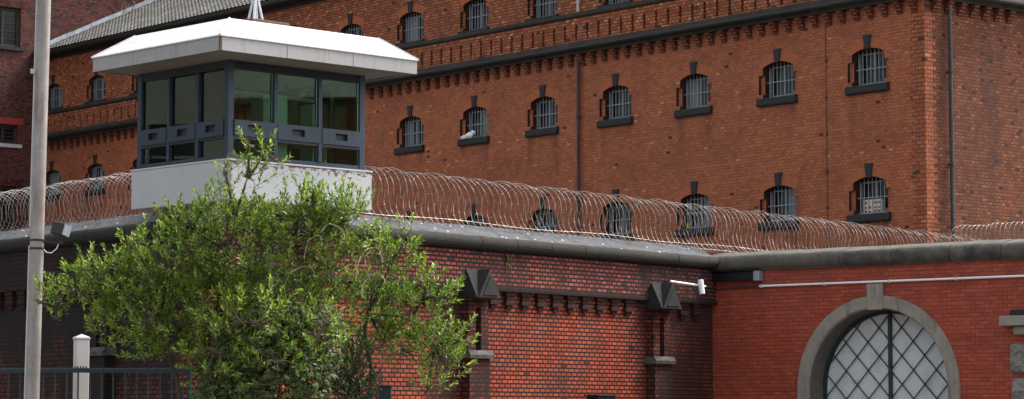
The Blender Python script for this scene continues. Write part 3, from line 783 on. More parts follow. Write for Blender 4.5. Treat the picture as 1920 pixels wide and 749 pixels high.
# ================================================================== razor wire
def coil(fr, x0, x1, yc, zc, r, pitch, label, seed):
    rr = random.Random(seed); o = fr.w(x0, yc, zc)
    t_ = thing('razor_wire_coil', label, 'razor wire', o, fr.a, 'razor wire coils on the prison walls')
    L = x1 - x0; turns = int(L / pitch); n = 26; pts = []
    ph = 0
    for i in range(turns * n + 1):
        th = 2 * PI * i / n; x = L * i / (turns * n)
        k_ = i // n
        wob = 1 + .03 * math.sin(k_ * 1.7) + .02 * math.sin(k_ * .61 + 1)
        lean = .10 * math.sin(k_ * .37)
        pts.append(Vector((x + lean * math.sin(th) * pitch + .035 * math.sin(2 * th + k_ * .2), r * wob * math.cos(th), r * wob * math.sin(th) + .012 * math.sin(k_ * .9))))
    m = MB()
    # flat tape with barbs: diamond widening at each step
    vs = []; fs = []
    for i, p in enumerate(pts):
        d = (pts[min(i + 1, len(pts) - 1)] - pts[max(0, i - 1)]).normalized()
        rad = Vector((0, p.y, p.z)).normalized(); ax = d.cross(rad).normalized()
        w = .0085 if i % 2 else .0055
        vs += [p + ax * w, p + rad * .005, p - ax * w, p - rad * .004]
        if i:
            a = 4 * (i - 1); b = 4 * i
            for q in range(4): fs.append((a + q, a + (q + 1) % 4, b + (q + 1) % 4, b + q))
    m.add(vs, fs); m.build('tape_coil', 'razor_tape', t_, recalc=False)
    b = MB()
    for i in range(0, len(pts) - 1, 5):
        p = pts[i]; rad = Vector((0, p.y, p.z)).normalized(); d = (pts[i + 1] - p).normalized(); ax = d.cross(rad).normalized()
        for sg in (-1, 1):
            for s2 in (-1, 1):
                tip = p + ax * sg * .026 + d * s2 * .018
                b.add([p + d * .006, tip, p - d * .006, p + rad * .003], [(0, 1, 2), (0, 1, 3)])
    b.build('barbs', 'razor_tape', t_, recalc=False)
    w = MB()
    for (yy, zz) in ((0.02, -r * .97), (-.25, -r * .82)):
        w.tube([(L * i / 40, yy + .01 * math.sin(i * 2.1), zz + .02 * math.sin(i * 1.3)) for i in range(41)], .007, 5)
    w.build('tension_wire', 'razor_tape', t_)
    return t_
coil(A, -13.0, 22.5, .50, 5.43, .445, .165, 'long razor wire coil running from the watchtower away behind the gate wall', 1)
coil(D, -13.5, -.9, .50, 5.34, .42, .145, 'razor wire coil on the sooty wall left of the watchtower', 2)
FX = Frame(at(1800, 421, 59.1), -51.3)
fc = coil(FX, -.05, 3.6, 0, 5.80, .31, .14, 'short razor wire coil in front of the dark return wall at far right', 3)
for i in range(3): MB().tube([(.5 + 1.4 * i, .0, -5.80), (.5 + 1.4 * i, .0, -.31)], .03, 8).build('support_post', 'pipe_dark', fc)
# ================================================================== watchtower
tw = thing('watchtower', 'white and slate-grey prison watchtower with glazed cabin and overhanging white roof', 'watchtower', T.w(0), T.a)
LX, LY = 2.93, 2.55
def tower():
    # base box
    m = MB(); m.box(0, LX, 0, LY, 4.98, 5.60); m.build('base_box', 'tower_base', tw, bevel=.012)
    MB().box(-.012, LX + .012, -.012, LY + .012, 5.601, 5.625).build('base_capping', 'roof_panel', tw)
    # column and brackets below
    m = MB(); m.tube([(1.6, 1.35, 0), (1.6, 1.35, 4.5), (1.6, 1.35, 4.98)], [.55, .55, .95], 20); m.build('column', 'tower_steel_dark', tw)
    MB().box(.25, LX - .25, .25, LY - .25, 4.88, 4.979).build('under_deck', 'soffit_panel', tw)
    ins = .06; x0, x1, y0, y1 = ins, LX - ins - .04, ins, LY - ins
    # floor and ceiling
    MB().box(x0 + .08, x1 - .08, y0 + .08, y1 - .08, 5.63, 5.68).build('floor', 'interior_floor', tw)
    MB().box(x0 + .08, x1 - .08, y0 + .08, y1 - .08, 7.12, 7.16).build('ceiling', 'interior_ceiling', tw)
    m = MB()
    for cx, cy in ((x0, y0), (x1, y0), (x0, y1), (x1, y1)):
        sx = 1 if cx == x0 else -1; sy = 1 if cy == y0 else -1
        a, b = sorted((cx, cx + sx * .11)); c, d = sorted((cy, cy + sy * .11))
        MB().box(a, b, c, d, 5.626, 7.175).build('corner_post', 'tower_steel', tw, bevel=.006)
    def side(frm, L, mull, pane_sheets):
        """frm maps (s along face, d inward, z)"""
        def bx(nm, mat, s0, s1, d0, d1, z0, z1, bev=0, parent=tw):
            P = [frm(s0, d0), frm(s1, d1)]
            a, b = sorted((P[0][0], P[1][0])); c, d = sorted((P[0][1], P[1][1]))
            return MB().box(a, b, c, d, z0, z1).build(nm, mat, parent, bevel=bev)
        e = .1101
        bx('bottom_rail', 'tower_steel', e, L - e, .01, .09, 5.626, 5.70)
        bx('top_rail', 'tower_steel_dark', e, L - e, .01, .09, 7.05, 7.175)
        cuts = [e] + mull + [L - e]
        for q in mull: bx('mullion', 'tower_steel', q - .035, q + .035, -.012, .10, 5.7001, 7.0499, .005)
        edges = [(e if i == 0 else cuts[i] + .0352, (L - e) if i == len(cuts) - 2 else cuts[i + 1] - .0352) for i in range(len(cuts) - 1)]
        for i, (a, b) in enumerate(edges):
            # mid panel with recessed pull
            mid = (a + b) / 2; hw = .125
            pn = bx('mid_panel', 'tower_steel', a, mid - hw, -.02, .08, 6.0, 6.25)
            bx('panel_side', 'tower_steel', mid + hw, b, -.02, .08, 6.0, 6.25, parent=pn); bx('panel_top', 'tower_steel', mid - hw + .0001, mid + hw - .0001, -.02, .08, 6.185, 6.25, parent=pn)
            bx('panel_bottom', 'tower_steel', mid - hw + .0001, mid + hw - .0001, -.02, .08, 6.0, 6.075, parent=pn); bx('recess', 'tower_steel_dark', mid - hw, mid + hw, .03, .079, 6.074, 6.186, parent=pn)
            bx('transom', 'tower_steel_dark', a, b, .0, .085, 5.955, 5.9999)
            bx('window_pane', 'tower_glass', a, b, .045, .053, 6.2501, 7.0499); bx('window_pane', 'tower_glass', a, b, .045, .053, 5.7001, 5.9549)
            fr_ = MB()
            if pane_sheets:
                c = pane_sheets[i % len(pane_sheets)]
                bx('reflection_sheet', c, a + .01, b - .01, .085, .092, 5.72, 7.04)  # added coloured sheet standing in for reflections in the left panes
    for c, nm in (((.115, .165, .105), 'dull_sheet_a'), ((.105, .085, .065), 'dull_sheet_b'), ((.075, .14, .09), 'dull_sheet_c')): plain(nm, c, .6, vary=.25, scale=2.5, spec=.2)
    LxI, LyI = x1 - x0, y1 - y0
    side(lambda s, d: (x0 + s, y0 + d), LxI, [.93, 1.83], None)
    side(lambda s, d: (x0 + d, y0 + s), LyI, [.80, 1.57], ['dull_sheet_c', 'dull_sheet_b', 'dull_sheet_a'])
    side(lambda s, d: (x1 - d, y0 + s), LyI, [.80, 1.57], None)
    side(lambda s, d: (x0 + s, y1 - d), LxI, [.93, 1.83], None)
    # band overhang line
    # furniture and added pale blocks behind the glass
    MB().box(1.45, 2.6, .65, 1.05, 6.02, 6.07).build('desk', 'desk_green', tw); MB().box(1.5, 1.56, .7, 1.0, 5.681, 6.019).build('desk_leg', 'desk_green', tw); MB().box(2.5, 2.56, .7, 1.0, 5.681, 6.019).build('desk_leg', 'desk_green', tw)
    MB().box(.93, 1.42, .30, .62, 5.681, 6.74).build('pale_reflection_block', 'desk_green', tw, bevel=.01); MB().box(1.93, 2.06, .30, .62, 5.681, 6.66).build('pale_reflection_block', 'desk_green', tw, bevel=.01)  # pale blocks added behind the panes in place of a bright reflection
    MB().box(1.5, 1.9, .9, 1.3, 6.30, 6.34).build('shelf', 'desk_green', tw); MB().box(.35, .85, 1.2, 1.24, 6.1, 6.5).build('screen_board', 'dull_sheet_b', tw)
    MB().box(1.6, 1.85, .75, .85, 6.071, 6.36).build('monitor', 'box_black', tw, bevel=.01)
    MB().box(2.1, 2.14, 1.2, 1.24, 5.681, 7.119).build('interior_post', 'tower_steel_dark', tw)
    MB().box(.3, 2.7, 1.0, 1.03, 6.80, 6.86).build('blind_rail', 'pipe_grey', tw)
    # roof
    zb, zt, zr = 7.19, 7.405, 7.83
    ex0, ex1, ey0, ey1 = -.60, 3.37, -.60, 2.80
    tx0, tx1, ty0, ty1 = .08, 3.12, .08, 2.60
    m = MB(); m.add([(ex0, ey0, zb), (ex1, ey0, zb), (ex1, ey1, zb), (ex0, ey1, zb), (ex0, ey0, zt), (ex1, ey0, zt), (ex1, ey1, zt), (ex0, ey1, zt)],
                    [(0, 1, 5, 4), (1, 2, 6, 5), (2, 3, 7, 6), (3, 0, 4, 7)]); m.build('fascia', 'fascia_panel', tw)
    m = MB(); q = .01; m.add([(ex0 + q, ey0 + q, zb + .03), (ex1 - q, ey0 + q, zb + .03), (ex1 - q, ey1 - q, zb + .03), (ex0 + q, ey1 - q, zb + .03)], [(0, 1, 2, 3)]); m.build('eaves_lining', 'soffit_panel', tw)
    for xx in (.70, 2.03): MB().box(xx - .006, xx + .006, ey0 - .006, ey0 - .0005, zb, zt - .001).build('cover_strip', 'fascia_panel', tw)
    for yy in (.55, 1.68): MB().box(ex0 - .006, ex0 - .0005, yy - .006, yy + .006, zb, zt - .001).build('cover_strip', 'fascia_panel', tw)
    MB().box(ex0 - .008, ex0 + .03, ey0 - .008, ey0 + .03, zb - .004, zt - .001).build('corner_strip', 'rust_brown', tw)
    m = MB(); g = .02
    m.add([(ex0 - g, ey0 - g, zt + .001), (ex1 + g, ey0 - g, zt + .001), (ex1 + g, ey1 + g, zt + .001), (ex0 - g, ey1 + g, zt + .001), (tx0, ty0, zr), (tx1, ty0, zr), (tx1, ty1, zr), (tx0, ty1, zr),
           (ex0 - g, ey0 - g, zt + .018), (ex1 + g, ey0 - g, zt + .018), (ex1 + g, ey1 + g, zt + .018), (ex0 - g, ey1 + g, zt + .018)],
          [(8, 9, 5, 4), (9, 10, 6, 5), (10, 11, 7, 6), (11, 8, 4, 7), (4, 5, 6, 7), (0, 1, 9, 8), (1, 2, 10, 9), (2, 3, 11, 10), (3, 0, 8, 11), (0, 3, 2, 1)])
    m.build('roof', 'roof_panel', tw)
    for a, b in (((ex0 - g, ey0 - g, zt + .02), (tx0, ty0, zr)), ((ex1 + g, ey0 - g, zt + .02), (tx1, ty0, zr)), ((ex0 - g, ey1 + g, zt + .02), (tx0, ty1, zr))):
        m = MB(); m.tube([a, b], .017, 6); m.build('hip_roll', 'roof_panel', tw)
    # soffit box under the eaves
    m = MB(); a, b, c, d = -.34, LX + .24, -.34, LY + .12
    m.add([(a, c, zb + .029), (b, c, zb + .029), (b, d, zb + .029), (a, d, zb + .029), (a + .22, c + .22, 7.176), (b - .22, c + .22, 7.176), (b - .22, d - .12, 7.176), (a + .22, d - .12, 7.176)],
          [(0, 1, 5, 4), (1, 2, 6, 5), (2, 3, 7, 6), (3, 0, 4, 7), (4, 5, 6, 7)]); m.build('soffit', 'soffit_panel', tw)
def base_mat():
    t = NT('tower_base'); o = t.obj()
    n1 = t.noise(o, 2, 6)
    c = t.mix(1.0, (.42, .43, .44), t.ramp(n1, [(.25, (.93,) * 3), (.75, (1.04,) * 3)]), 'MULTIPLY')
    sp = t.n('ShaderNodeSeparateXYZ'); t.l(o, sp.inputs[0])
    # flaking paint on the right face only: patches where y is near zero and x>.4
    onr = t.math('LESS_THAN', sp.outputs[1], .03)
    n2 = t.noise(t.mapv(o, (9, 9, 16)), 1, 6, .7)
    top = t.math('MULTIPLY', t.math('SUBTRACT', sp.outputs[2], 5.40), .75)
    fl = t.ramp(t.math('ADD', n2, top), [(.615, (0, 0, 0)), (.64, (1, 1, 1))])
    c = t.mix(t.math('MULTIPLY', fl, onr), c, (.10, .07, .05))
    vo = t.n('ShaderNodeTexVoronoi'); vo.inputs['Scale'].default_value = 12; t.l(t.mapv(o, (1, 1, 1.6)), vo.inputs['Vector'])
    area = t.ramp(t.noise(o, 3, 2), [(.48, (0, 0, 0)), (.55, (1, 1, 1))])
    sp2 = t.math('MULTIPLY', t.math('LESS_THAN', vo.outputs['Distance'], .20), t.math('MULTIPLY', area, onr))
    c = t.mix(sp2, c, (.07, .055, .045))
    # rusty worn arris at the near corner
    cor = t.math('ADD', sp.outputs[0], t.math('MULTIPLY', sp.outputs[1], 1.0))
    n3 = t.noise(t.mapv(o, (5, 5, 9), (3, 2, 1)), 1, 5, .7)
    cm = t.ramp(t.math('SUBTRACT', n3, t.math('MULTIPLY', cor, 2.6)), [(.18, (0, 0, 0)), (.34, (1, 1, 1))])
    c = t.mix(t.math('MULTIPLY', cm, .85), c, (.13, .09, .065))
    n4 = t.noise(t.mapv(o, (4, 4, .6)), 1, 5, .7)
    c = t.mix(t.math('MULTIPLY', t.ramp(n4, [(.55, (0, 0, 0)), (.75, (1, 1, 1))]), .3), c, (.30, .26, .20))
    t.bsdf(c, .55, 0, n2, .08); MATS['tower_base'] = t.m
base_mat(); tower()
# antenna foot on the tower roof
mp = at(479, 27, 40.6)
ms = thing('antenna_mast', 'grey metal antenna mast with flared foot standing on the watchtower roof', 'antenna', (mp.x, mp.y, 7.831), T.a)
MB().box(-.14, .62, -.10, .10, .0, .22).build('plinth', 'rust_brown', ms, bevel=.01)
m = MB(); m.tube([(0, 0, .22), (0, 0, 2.2)], .035, 10); m.build('mast', 'mast_metal', ms)
for i in range(4):
    a = PI / 4 + PI / 2 * i; m = MB(); m.tube([(math.cos(a) * .12, math.sin(a) * .10, .221), (math.cos(a) * .02, math.sin(a) * .02, .62)], .022, 6); m.build('strut', 'mast_metal', ms)
# horn floodlight under the tower
hp = at(392, 408, 38.4)
hl = thing('horn_loudspeaker', 'grey double horn loudspeaker hanging below the watchtower corner', 'loudspeaker', hp, 0)
for dx, dz, s_ in ((-.04, -.02, 1.0), (.13, .05, .75)):
    m = MB(); c = Vector((dx, 0, dz)); d = Vector((-.35, -.85, -.35)).normalized()
    m.tube([c - d * .18, c - d * .08, c, c + d * .06, c + d * .065], [.03, .035, .07 * s_, .125 * s_, .13 * s_], 18); m.build('horn', 'pipe_grey', hl, smooth=True)
m = MB(); m.tube([(.02, .16, .0), (.06, .25, .12), (.10, .4, .30)], .016, 6); m.build('bracket', 'lamp_black', hl)
# ================================================================== street side
YP = 33.5
pb = at(60.5, 749, YP); pt = at(83, 0, YP); dpp = (pt - pb) / (pt.z - pb.z)
pole_base = pb + dpp * (0 - pb.z)
lp = thing('street_pole', 'tall galvanised steel pole with rust streaks leaning slightly at the left', 'pole', pole_base)
m = MB(); m.tube([dpp * z for z in (0, .8, .82, 3, 5.2, 7.2, 9.5)], [.105, .105, .094, .092, .091, .090, .088], 24); m.build('shaft', 'galvanised', lp, smooth=False)
m = MB(); off = Vector((-.10, .03, 0)); m.tube([off + dpp * z for z in (0, 3.9)], .018, 8); m.tube([off + dpp * z for z in (4.15, 5.5, 8.2)], .018, 8)
m.build('conduit', 'pipe_grey', lp)
for z in (3.86, 3.97): m = MB(); m.tube([dpp * (z - .014), dpp * (z + .014)], .099, 20); m.build('band_clamp', 'lamp_black', lp)
m = MB(); m.box(-.15, -.06, -.03, .06, 6.2, 6.26); o = m.build('band_clamp', 'pipe_grey', lp); o.location = dpp * 6.2 - Vector((0, 0, 0)) ; o.location.z = 0
fl = thing('spotlight', 'small dark floodlight clamped to the leaning steel pole', 'floodlight', pole_base + dpp * 3.97)
m = MB(); m.tube([(.09, -.02, -.02), (.30, -.04, -.03)], .014, 6); m.box(.22, .34, -.06, -.02, -.05, -.015); m.tube([(.30, -.04, -.03), (.31, -.04, .05)], .012, 6); m.build('arm', 'lamp_black', fl)
Mh = Matrix.Rotation(R(-28), 3, 'Z') @ Matrix.Rotation(R(10), 3, 'Y') @ Matrix.Rotation(R(-12), 3, 'X')
m = MB(); m.obox(Vector((.32, -.05, .14)), Mh, .20, .17, .17); m.build('housing', 'lamp_black', fl, bevel=.02)
m = MB(); m.obox(Vector((.32, -.05, .14)) + Mh @ Vector((.104, 0, 0)), Mh, .014, .145, .145); m.build('lamp_glass', 'glass_grey', fl)
m = MB(); m.tube([(.30, -.04, -.03), (.27, -.04, -.11), (.20, -.03, -.17), (.13, -.02, -.16), (.09, 0, -.12)], .007, 6); m.build('cable', 'cctv_white', fl)
# fence
fp0 = at(-60, 691, 36); fp1 = at(345, 698.6, 36)
def fence():
    zt = 2.315; a = Vector((fp0.x - 2.0, 36, 0)); b = Vector((-4.55, 36.0, 0))
    f = thing('railing_fence', 'dark green railing fence crossing in front of the sooty wall', 'fence', a)
    L = (b - a).length
    MB().box(0, L, -.03, .03, zt - .05, zt + .015).build('top_rail', 'fence_paint', f, bevel=.006); MB().box(0, L, -.02, .02, .2, .25).build('bottom_rail', 'fence_paint', f)
    n = 0; x = .1; b0 = MB().box(-.011, .011, -.011, .011, .25, zt - .0505).build('bar', 'fence_paint', f, loc=(x, 0, 0)); x += .165
    while x < L: copy_part(b0, f, (x, 0, 0)); x += .165
    for x in (.02, 2.2, L - .03): MB().box(x - .03, x + .03, -.032, .032, 0, zt - .051).build('post', 'fence_paint', f)
fence()
f2 = thing('gate_post', 'dark green square post end standing low beside the right tree', 'post', at(722, 740, 36).xy.to_3d())
MB().box(-.09, .09, -.06, .06, 0, 2.06).build('post_shaft', 'fence_paint', f2, bevel=.008); MB().box(-.14, -.10, -.03, .03, 0, 2.08).build('latch_bar', 'fence_paint', f2); MB().box(-.10, .10, -.07, .07, 2.061, 2.09).build('post_cap', 'fence_paint', f2)
cp = at(153, 628, 36.35)
po = thing('square_post', 'cream square post with pale domed cap standing behind the green railing', 'post', (cp.x, cp.y, 0), R(24))
MB().box(-.095, .095, -.095, .095, 0, cp.z - .075).build('post_shaft', 'post_cream', po, bevel=.012)
m = MB(); zc = cp.z - .074; m.add([(-.105, -.105, zc), (.105, -.105, zc), (.105, .105, zc), (-.105, .105, zc), (-.105, -.105, zc + .035), (.105, -.105, zc + .035), (.105, .105, zc + .035), (-.105, .105, zc + .035), (0, 0, zc + .085)],
                                 [(0, 3, 2, 1), (0, 1, 5, 4), (1, 2, 6, 5), (2, 3, 7, 6), (3, 0, 4, 7), (4, 5, 8), (5, 6, 8), (6, 7, 8), (7, 4, 8)]); m.build('cap', 'post_cap', po, bevel=.01)
# toothed anti-climb strip where the fence meets the post
m = MB()
for i in range(6): x = -.10 + .04 * i; m.add([(x - .018, -.16, 2.332), (x + .018, -.16, 2.332), (x, -.16, 2.372), (x, -.15, 2.35)], [(0, 1, 2), (0, 2, 3), (1, 3, 2), (0, 3, 1)])
o = m.build('spike_strip', 'fence_paint', po); o.rotation_euler = (0, 0, -R(24))
# ================================================================== trees
LV = Vector
def px3(px, py, Y): return at(px, py, Y)
def leaf_shape(mb, p, d, up, L, w):
    s_ = d.cross(up)
    if s_.length < 1e-4: s_ = d.orthogonal()
    s_.normalize(); nrm = s_.cross(d).normalized()
    a = p; m1 = p + d * L * .45 + s_ * w * .5 + nrm * w * .12; m2 = p + d * L * .45 - s_ * w * .5 + nrm * w * .12; t = p + d * L - nrm * L * .08
    c = p + d * L * .45 - nrm * w * .05
    o = len(mb.v); mb.v += [tuple(a), tuple(m1), tuple(t), tuple(m2), tuple(c)]
    mb.f += [(o, o + 1, o + 4), (o + 1, o + 2, o + 4), (o, o + 4, o + 3), (o + 4, o + 2, o + 3)]; mb.mi += [0] * 4
def curve(a, b, rr, sag=.0, n=6, j=.06):
    L = (b - a).length; pts = []
    for i in range(n + 1):
        t = i / n; p = a.lerp(b, t); p.z += sag * L * math.sin(PI * t)
        if 0 < i < n: p += Vector((rr.uniform(-j, j), rr.uniform(-j, j), rr.uniform(-j, j))) * L
        pts.append(p)
    return pts
def leafy_tree(name, label, cat, base, clusters, Y, seed, leafmat='leaf_green', nsh=1.0, LL=(.065, .105), shoot=(.18, .36)):
    rr = random.Random(seed)
    t = thing(name, label, cat, base)
    wood = MB(); tw_ = MB(); lv = MB(); B_ = Vector(base)
    S = Y / F
    heads = []
    for (px, py, rx, ry, dy, den, src) in clusters:
        c = at(px, py, Y + dy) - B_
        # limb from the base (or a previous cluster) to this cluster
        a = Vector((rr.uniform(-.12, .12), rr.uniform(-.1, .1), 0)) if src < 0 else heads[src]
        pts = curve(a, c, rr, .06 if src < 0 else .03, 9, .018)
        r0 = .055 if src < 0 else .026
        wood.tube(pts, [r0 * (1 - .72 * i / 9) for i in range(10)], 7)
        heads.append(c)
        vol = rx * ry / 4000.0; n = int(78 * vol * den * nsh)
        nodes = pts[5:] + [c + Vector((rr.gauss(0, .3) * rx * S, rr.gauss(0, .25), rr.gauss(0, .3) * ry * S)) for _ in range(6)]
        for q in nodes[5:]: tw_.tube(curve(c, q, rr, .05, 4, .04), [.012, .010, .009, .008, .006], 5)
        for s_ in range(n):
            # point in the ellipsoid, biased to the skin
            while True:
                v = Vector((rr.uniform(-1, 1), rr.uniform(-1, 1), rr.uniform(-1, 1)))
                if .15 < v.length < 1: break
            v = v.normalized() * (v.length ** .55) * rr.uniform(.82, 1.08)
            p = c + Vector((v.x * rx * S, v.y * min(rx, ry, 80) * S * 1.0, v.z * ry * S))
            dirn = (Vector((v.x * .9, v.y * .7, v.z * .6 + .75)) + Vector((rr.gauss(0, .35), rr.gauss(0, .35), rr.gauss(0, .25)))).normalized()
            L = rr.uniform(*shoot)
            # twig joining the shoot to the nearest node
            q = min(nodes, key=lambda a_: (a_ - p).length_squared)
            if rr.random() < .45: tw_.tube(curve(q, p, rr, -.04, 4, .05), [.0075, .0065, .006, .005, .0045], 4, cap=False)
            bend = Vector((rr.gauss(0, .25), rr.gauss(0, .25), .25)); pts2 = []
            d = dirn.copy(); pp = p.copy(); st = 7
            for i in range(st + 1):
                pts2.append(pp.copy()); pp = pp + d * L / st; d = (d + bend * .10).normalized()
            tw_.tube([pts2[0], pts2[3], pts2[7]], [.004, .0035, .0025], 3, cap=False)
            nl = int(9 + L * 26)
            for i in range(nl):
                tt = (i + rr.random() * .6) / nl; tt = tt ** .75
                ii = min(st - 1, int(tt * st)); fp = tt * st - ii; pos = pts2[ii].lerp(pts2[ii + 1], fp)
                ax = (pts2[ii + 1] - pts2[ii]).normalized(); az = i * 2.4 + rr.uniform(-.3, .3)
                o1 = ax.orthogonal().normalized(); o2 = ax.cross(o1)
                rad = o1 * math.cos(az) + o2 * math.sin(az)
                op = rr.uniform(.55, 1.15) * (1.1 - .5 * tt)
                dl = (ax * math.cos(op) + rad * math.sin(op) + Vector((0, 0, -.10 + .1 * rr.random()))).normalized()
                leaf_shape(lv, pos, dl, ax + Vector((0, 0, .5)), rr.uniform(*LL) * (1.0 - .25 * (tt > .9)), rr.uniform(.022, .036))
    wood.build('trunk', 'bark', t, smooth=True, recalc=False); tw_.build('twigs', 'twig', t, recalc=False); lv.build('foliage', leafmat, t, recalc=False)
    return t
YT = 33.0
mb_ = at(400, 760, YT + .3); mb_.z = 0
#           px   py  rx  ry  dy  den src
main = [
    (400, 600, 100, 100, .2, 1.0, -1), (520, 610, 110, 95, .3, 1.0, -1), (300, 600, 90, 75, .0, 1.0, -1),
    (430, 475, 95, 75, .1, 1.1, 0), (550, 470, 100, 72, .3, .9, 1), (320, 505, 75, 62, .0, 1.1, 2),
    (235, 545, 85, 48, -.1, 1.1, 2), (150, 550, 55, 36, -.2, .9, 6), (100, 575, 30, 20, -.3, .8, 7), (185, 515, 45, 30, -.2, .9, 6),
    (440, 410, 70, 40, .0, 1.0, 3), (560, 410, 75, 40, .2, 1.0, 4), (640, 420, 50, 48, .3, 1.0, 4), (360, 432, 45, 38, .1, 1.0, 3),
    (655, 390, 32, 30, .3, .8, 12), (465, 335, 26, 34, -.1, .55, 10), (490, 300, 22, 26, -.1, .5, 15), (468, 275, 9, 24, -.1, .6, 15), (425, 335, 12, 32, -.1, .55, 10),
    (515, 300, 12, 14, -.1, .5, 16), (575, 375, 14, 26, .1, .8, 11), (590, 560, 60, 60, .5, .7, 1), (230, 610, 60, 50, .0, .9, 2), (330, 640, 70, 45, .1, .8, 2), (450, 680, 120, 55, .4, .8, 0), (600, 660, 70, 60, .6, .7, 1),
    (245, 480, 28, 24, -.1, .9, 5), (270, 455, 22, 18, -.1, .9, 5), (335, 412, 18, 14, 0, .8, 13), (385, 385, 16, 16, 0, .8, 13), (300, 660, 40, 30, 0, .6, 2), (108, 598, 20, 10, -.3, .6, 8), (72, 568, 12, 12, -.6, .9, 8), (600, 415, 20, 22, .3, .9, 11), (620, 505, 45, 40, .3, .6, 4), (680, 470, 30, 38, .4, .6, 12),
    (470, 605, 85, 40, -.75, .55, 0), (590, 630, 50, 50, -.7, .5, 1), (400, 660, 50, 50, -.6, .6, 0), (520, 680, 60, 40, -.75, .3, 0)]
leafy_tree('leafy_tree', 'large bright green leafy tree in front of the watchtower', 'tree', mb_, main, YT, 11, nsh=.98)
rb = at(703, 760, YT + .6); rb.z = 0
right = [
    (690, 590, 55, 55, .5, .8, -1), (735, 490, 34, 42, .4, 1.1, 0), (755, 462, 24, 22, .4, 1.1, 1), (700, 545, 45, 35, .5, .9, 0), (770, 600, 50, 42, .3, .9, 0), (795, 560, 42, 26, .2, .9, 4), (800, 530, 28, 20, .2, 1.1, 5), (838, 560, 22, 14, .1, 1.0, 5),
    (815, 650, 42, 40, .2, 1.1, 4), (850, 640, 26, 16, .1, .9, 8), (878, 642, 13, 11, .1, .9, 9), (835, 690, 28, 28, .1, 1.1, 8), (760, 660, 40, 34, .4, .8, 0), (800, 735, 36, 14, .2, .8, 8), (720, 640, 34, 40, .5, .7, 0), (665, 700, 30, 40, .5, .6, 0)]
leafy_tree('leafy_tree', 'slender small green tree with forked trunk in front of the red wall', 'tree', rb, right, YT + .5, 12, nsh=1.15)
# dark conifer-like shrub low between the two trees
db = at(665, 770, YT + .2); db.z = 0
leafy_tree('evergreen_shrub', 'dark feathery evergreen shrub low between the two trees', 'shrub', db, [(665, 700, 32, 60, .1, 2.2, -1), (650, 745, 45, 40, 0, 2.2, -1), (680, 735, 30, 40, .1, 2.0, 0)], YT + .2, 13, 'leaf_dark', 1.0, (.04, .06), (.12, .25))
# variegated ivy mound
def ivy():
    rr = random.Random(21); Y = YT - .05
    b = at(510, 760, Y); b.z = 0
    t = thing('ivy_bush', 'variegated cream-edged ivy bush at the foot of the large tree', 'ivy', b)
    g = MB(); e = MB(); st = MB(); S = Y / F
    blobs = [(520, 600, 70, 40), (470, 650, 70, 60), (560, 650, 60, 60), (430, 720, 70, 45), (520, 730, 90, 50), (600, 600, 45, 35), (585, 720, 40, 50), (400, 735, 50, 30), (620, 660, 30, 50)]
    for (px, py, rx, ry) in blobs:
        c = at(px, py, Y) - b + Vector((0, rr.uniform(-.1, .35), 0))
        st.tube(curve(Vector((rr.uniform(-.2, .2), .1, 0)), c, rr, .05, 7, .03), [.03, .028, .025, .022, .02, .016, .013, .01], 6)
        for i in range(int(rx * ry * .17)):
            while True:
                v = Vector((rr.uniform(-1, 1), rr.uniform(-1, .5), rr.uniform(-1, 1)))
                if .3 < v.length < 1: break
            v = v * rr.uniform(.75, 1.3)
            p = c + Vector((v.x * rx * S, v.y * .45, v.z * ry * S))
            nrm = (Vector((v.x * .6, -.7, v.z * .5 + .5)) + Vector((rr.gauss(0, .4), rr.gauss(0, .3), rr.gauss(0, .4)))).normalized()
            u = nrm.cross(Vector((0, 0, 1))).normalized(); dn = u.cross(nrm); r_ = rr.uniform(.020, .042); a0 = rr.uniform(-.6, .6) - PI / 2
            shape = [(0, -.35), (.75, -.85), (.95, .05), (.5, .45), (.05, 1.15), (-.5, .45), (-.95, .05), (-.75, -.85)]
            for mb2, sc_, off in ((e, 1.0, 0.0), (g, rr.uniform(.62, .84), .003)):
                o = len(mb2.v); ca, sa = math.cos(a0 + PI), math.sin(a0 + PI)
                pts = [p + nrm * off + (u * (x_ * sa + y_ * ca) + dn * (y_ * sa - x_ * ca)) * r_ * sc_ - nrm * .15 * r_ * (x_ * x_ + y_ * y_) for x_, y_ in shape]
                mb2.v += [tuple(q) for q in [p + nrm * (off + .002)] + pts]
                mb2.f += [(o, o + 1 + j, o + 1 + (j + 1) % 8) for j in range(8)]; mb2.mi += [0] * 8
    st.build('stem', 'bark', t, recalc=False); g.build('leaves', 'leaf_ivy', t, recalc=False); e.build('leaf_margins', 'leaf_ivy_margin', t, recalc=False)
ivy()
# looping dry stems in the crown
dr = thing('dry_creeper', 'bare pale creeper stems looping through the crown of the large tree', 'creeper', at(620, 420, YT - .2))
m = MB(); rr = random.Random(5)
for (x0_, z0_, w_, h_) in ((-.35, -.45, .25, .30), (.32, -.75, .35, .45), (.4, -.95, .3, .3), (-.6, -.9, .4, .35), (.45, -.55, .2, .25), (.2, -.25, -.3, .25)):
    pts = [Vector((x0_ + w_ * (1 - math.cos(PI * i / 9)) / 2 + rr.uniform(-.015, .015), rr.uniform(-.05, .05), z0_ + h_ * math.sin(PI * .8 * i / 9))) for i in range(10)]
    m.tube(pts, .006, 5)
m.build('stems', 'dry_twig', dr)
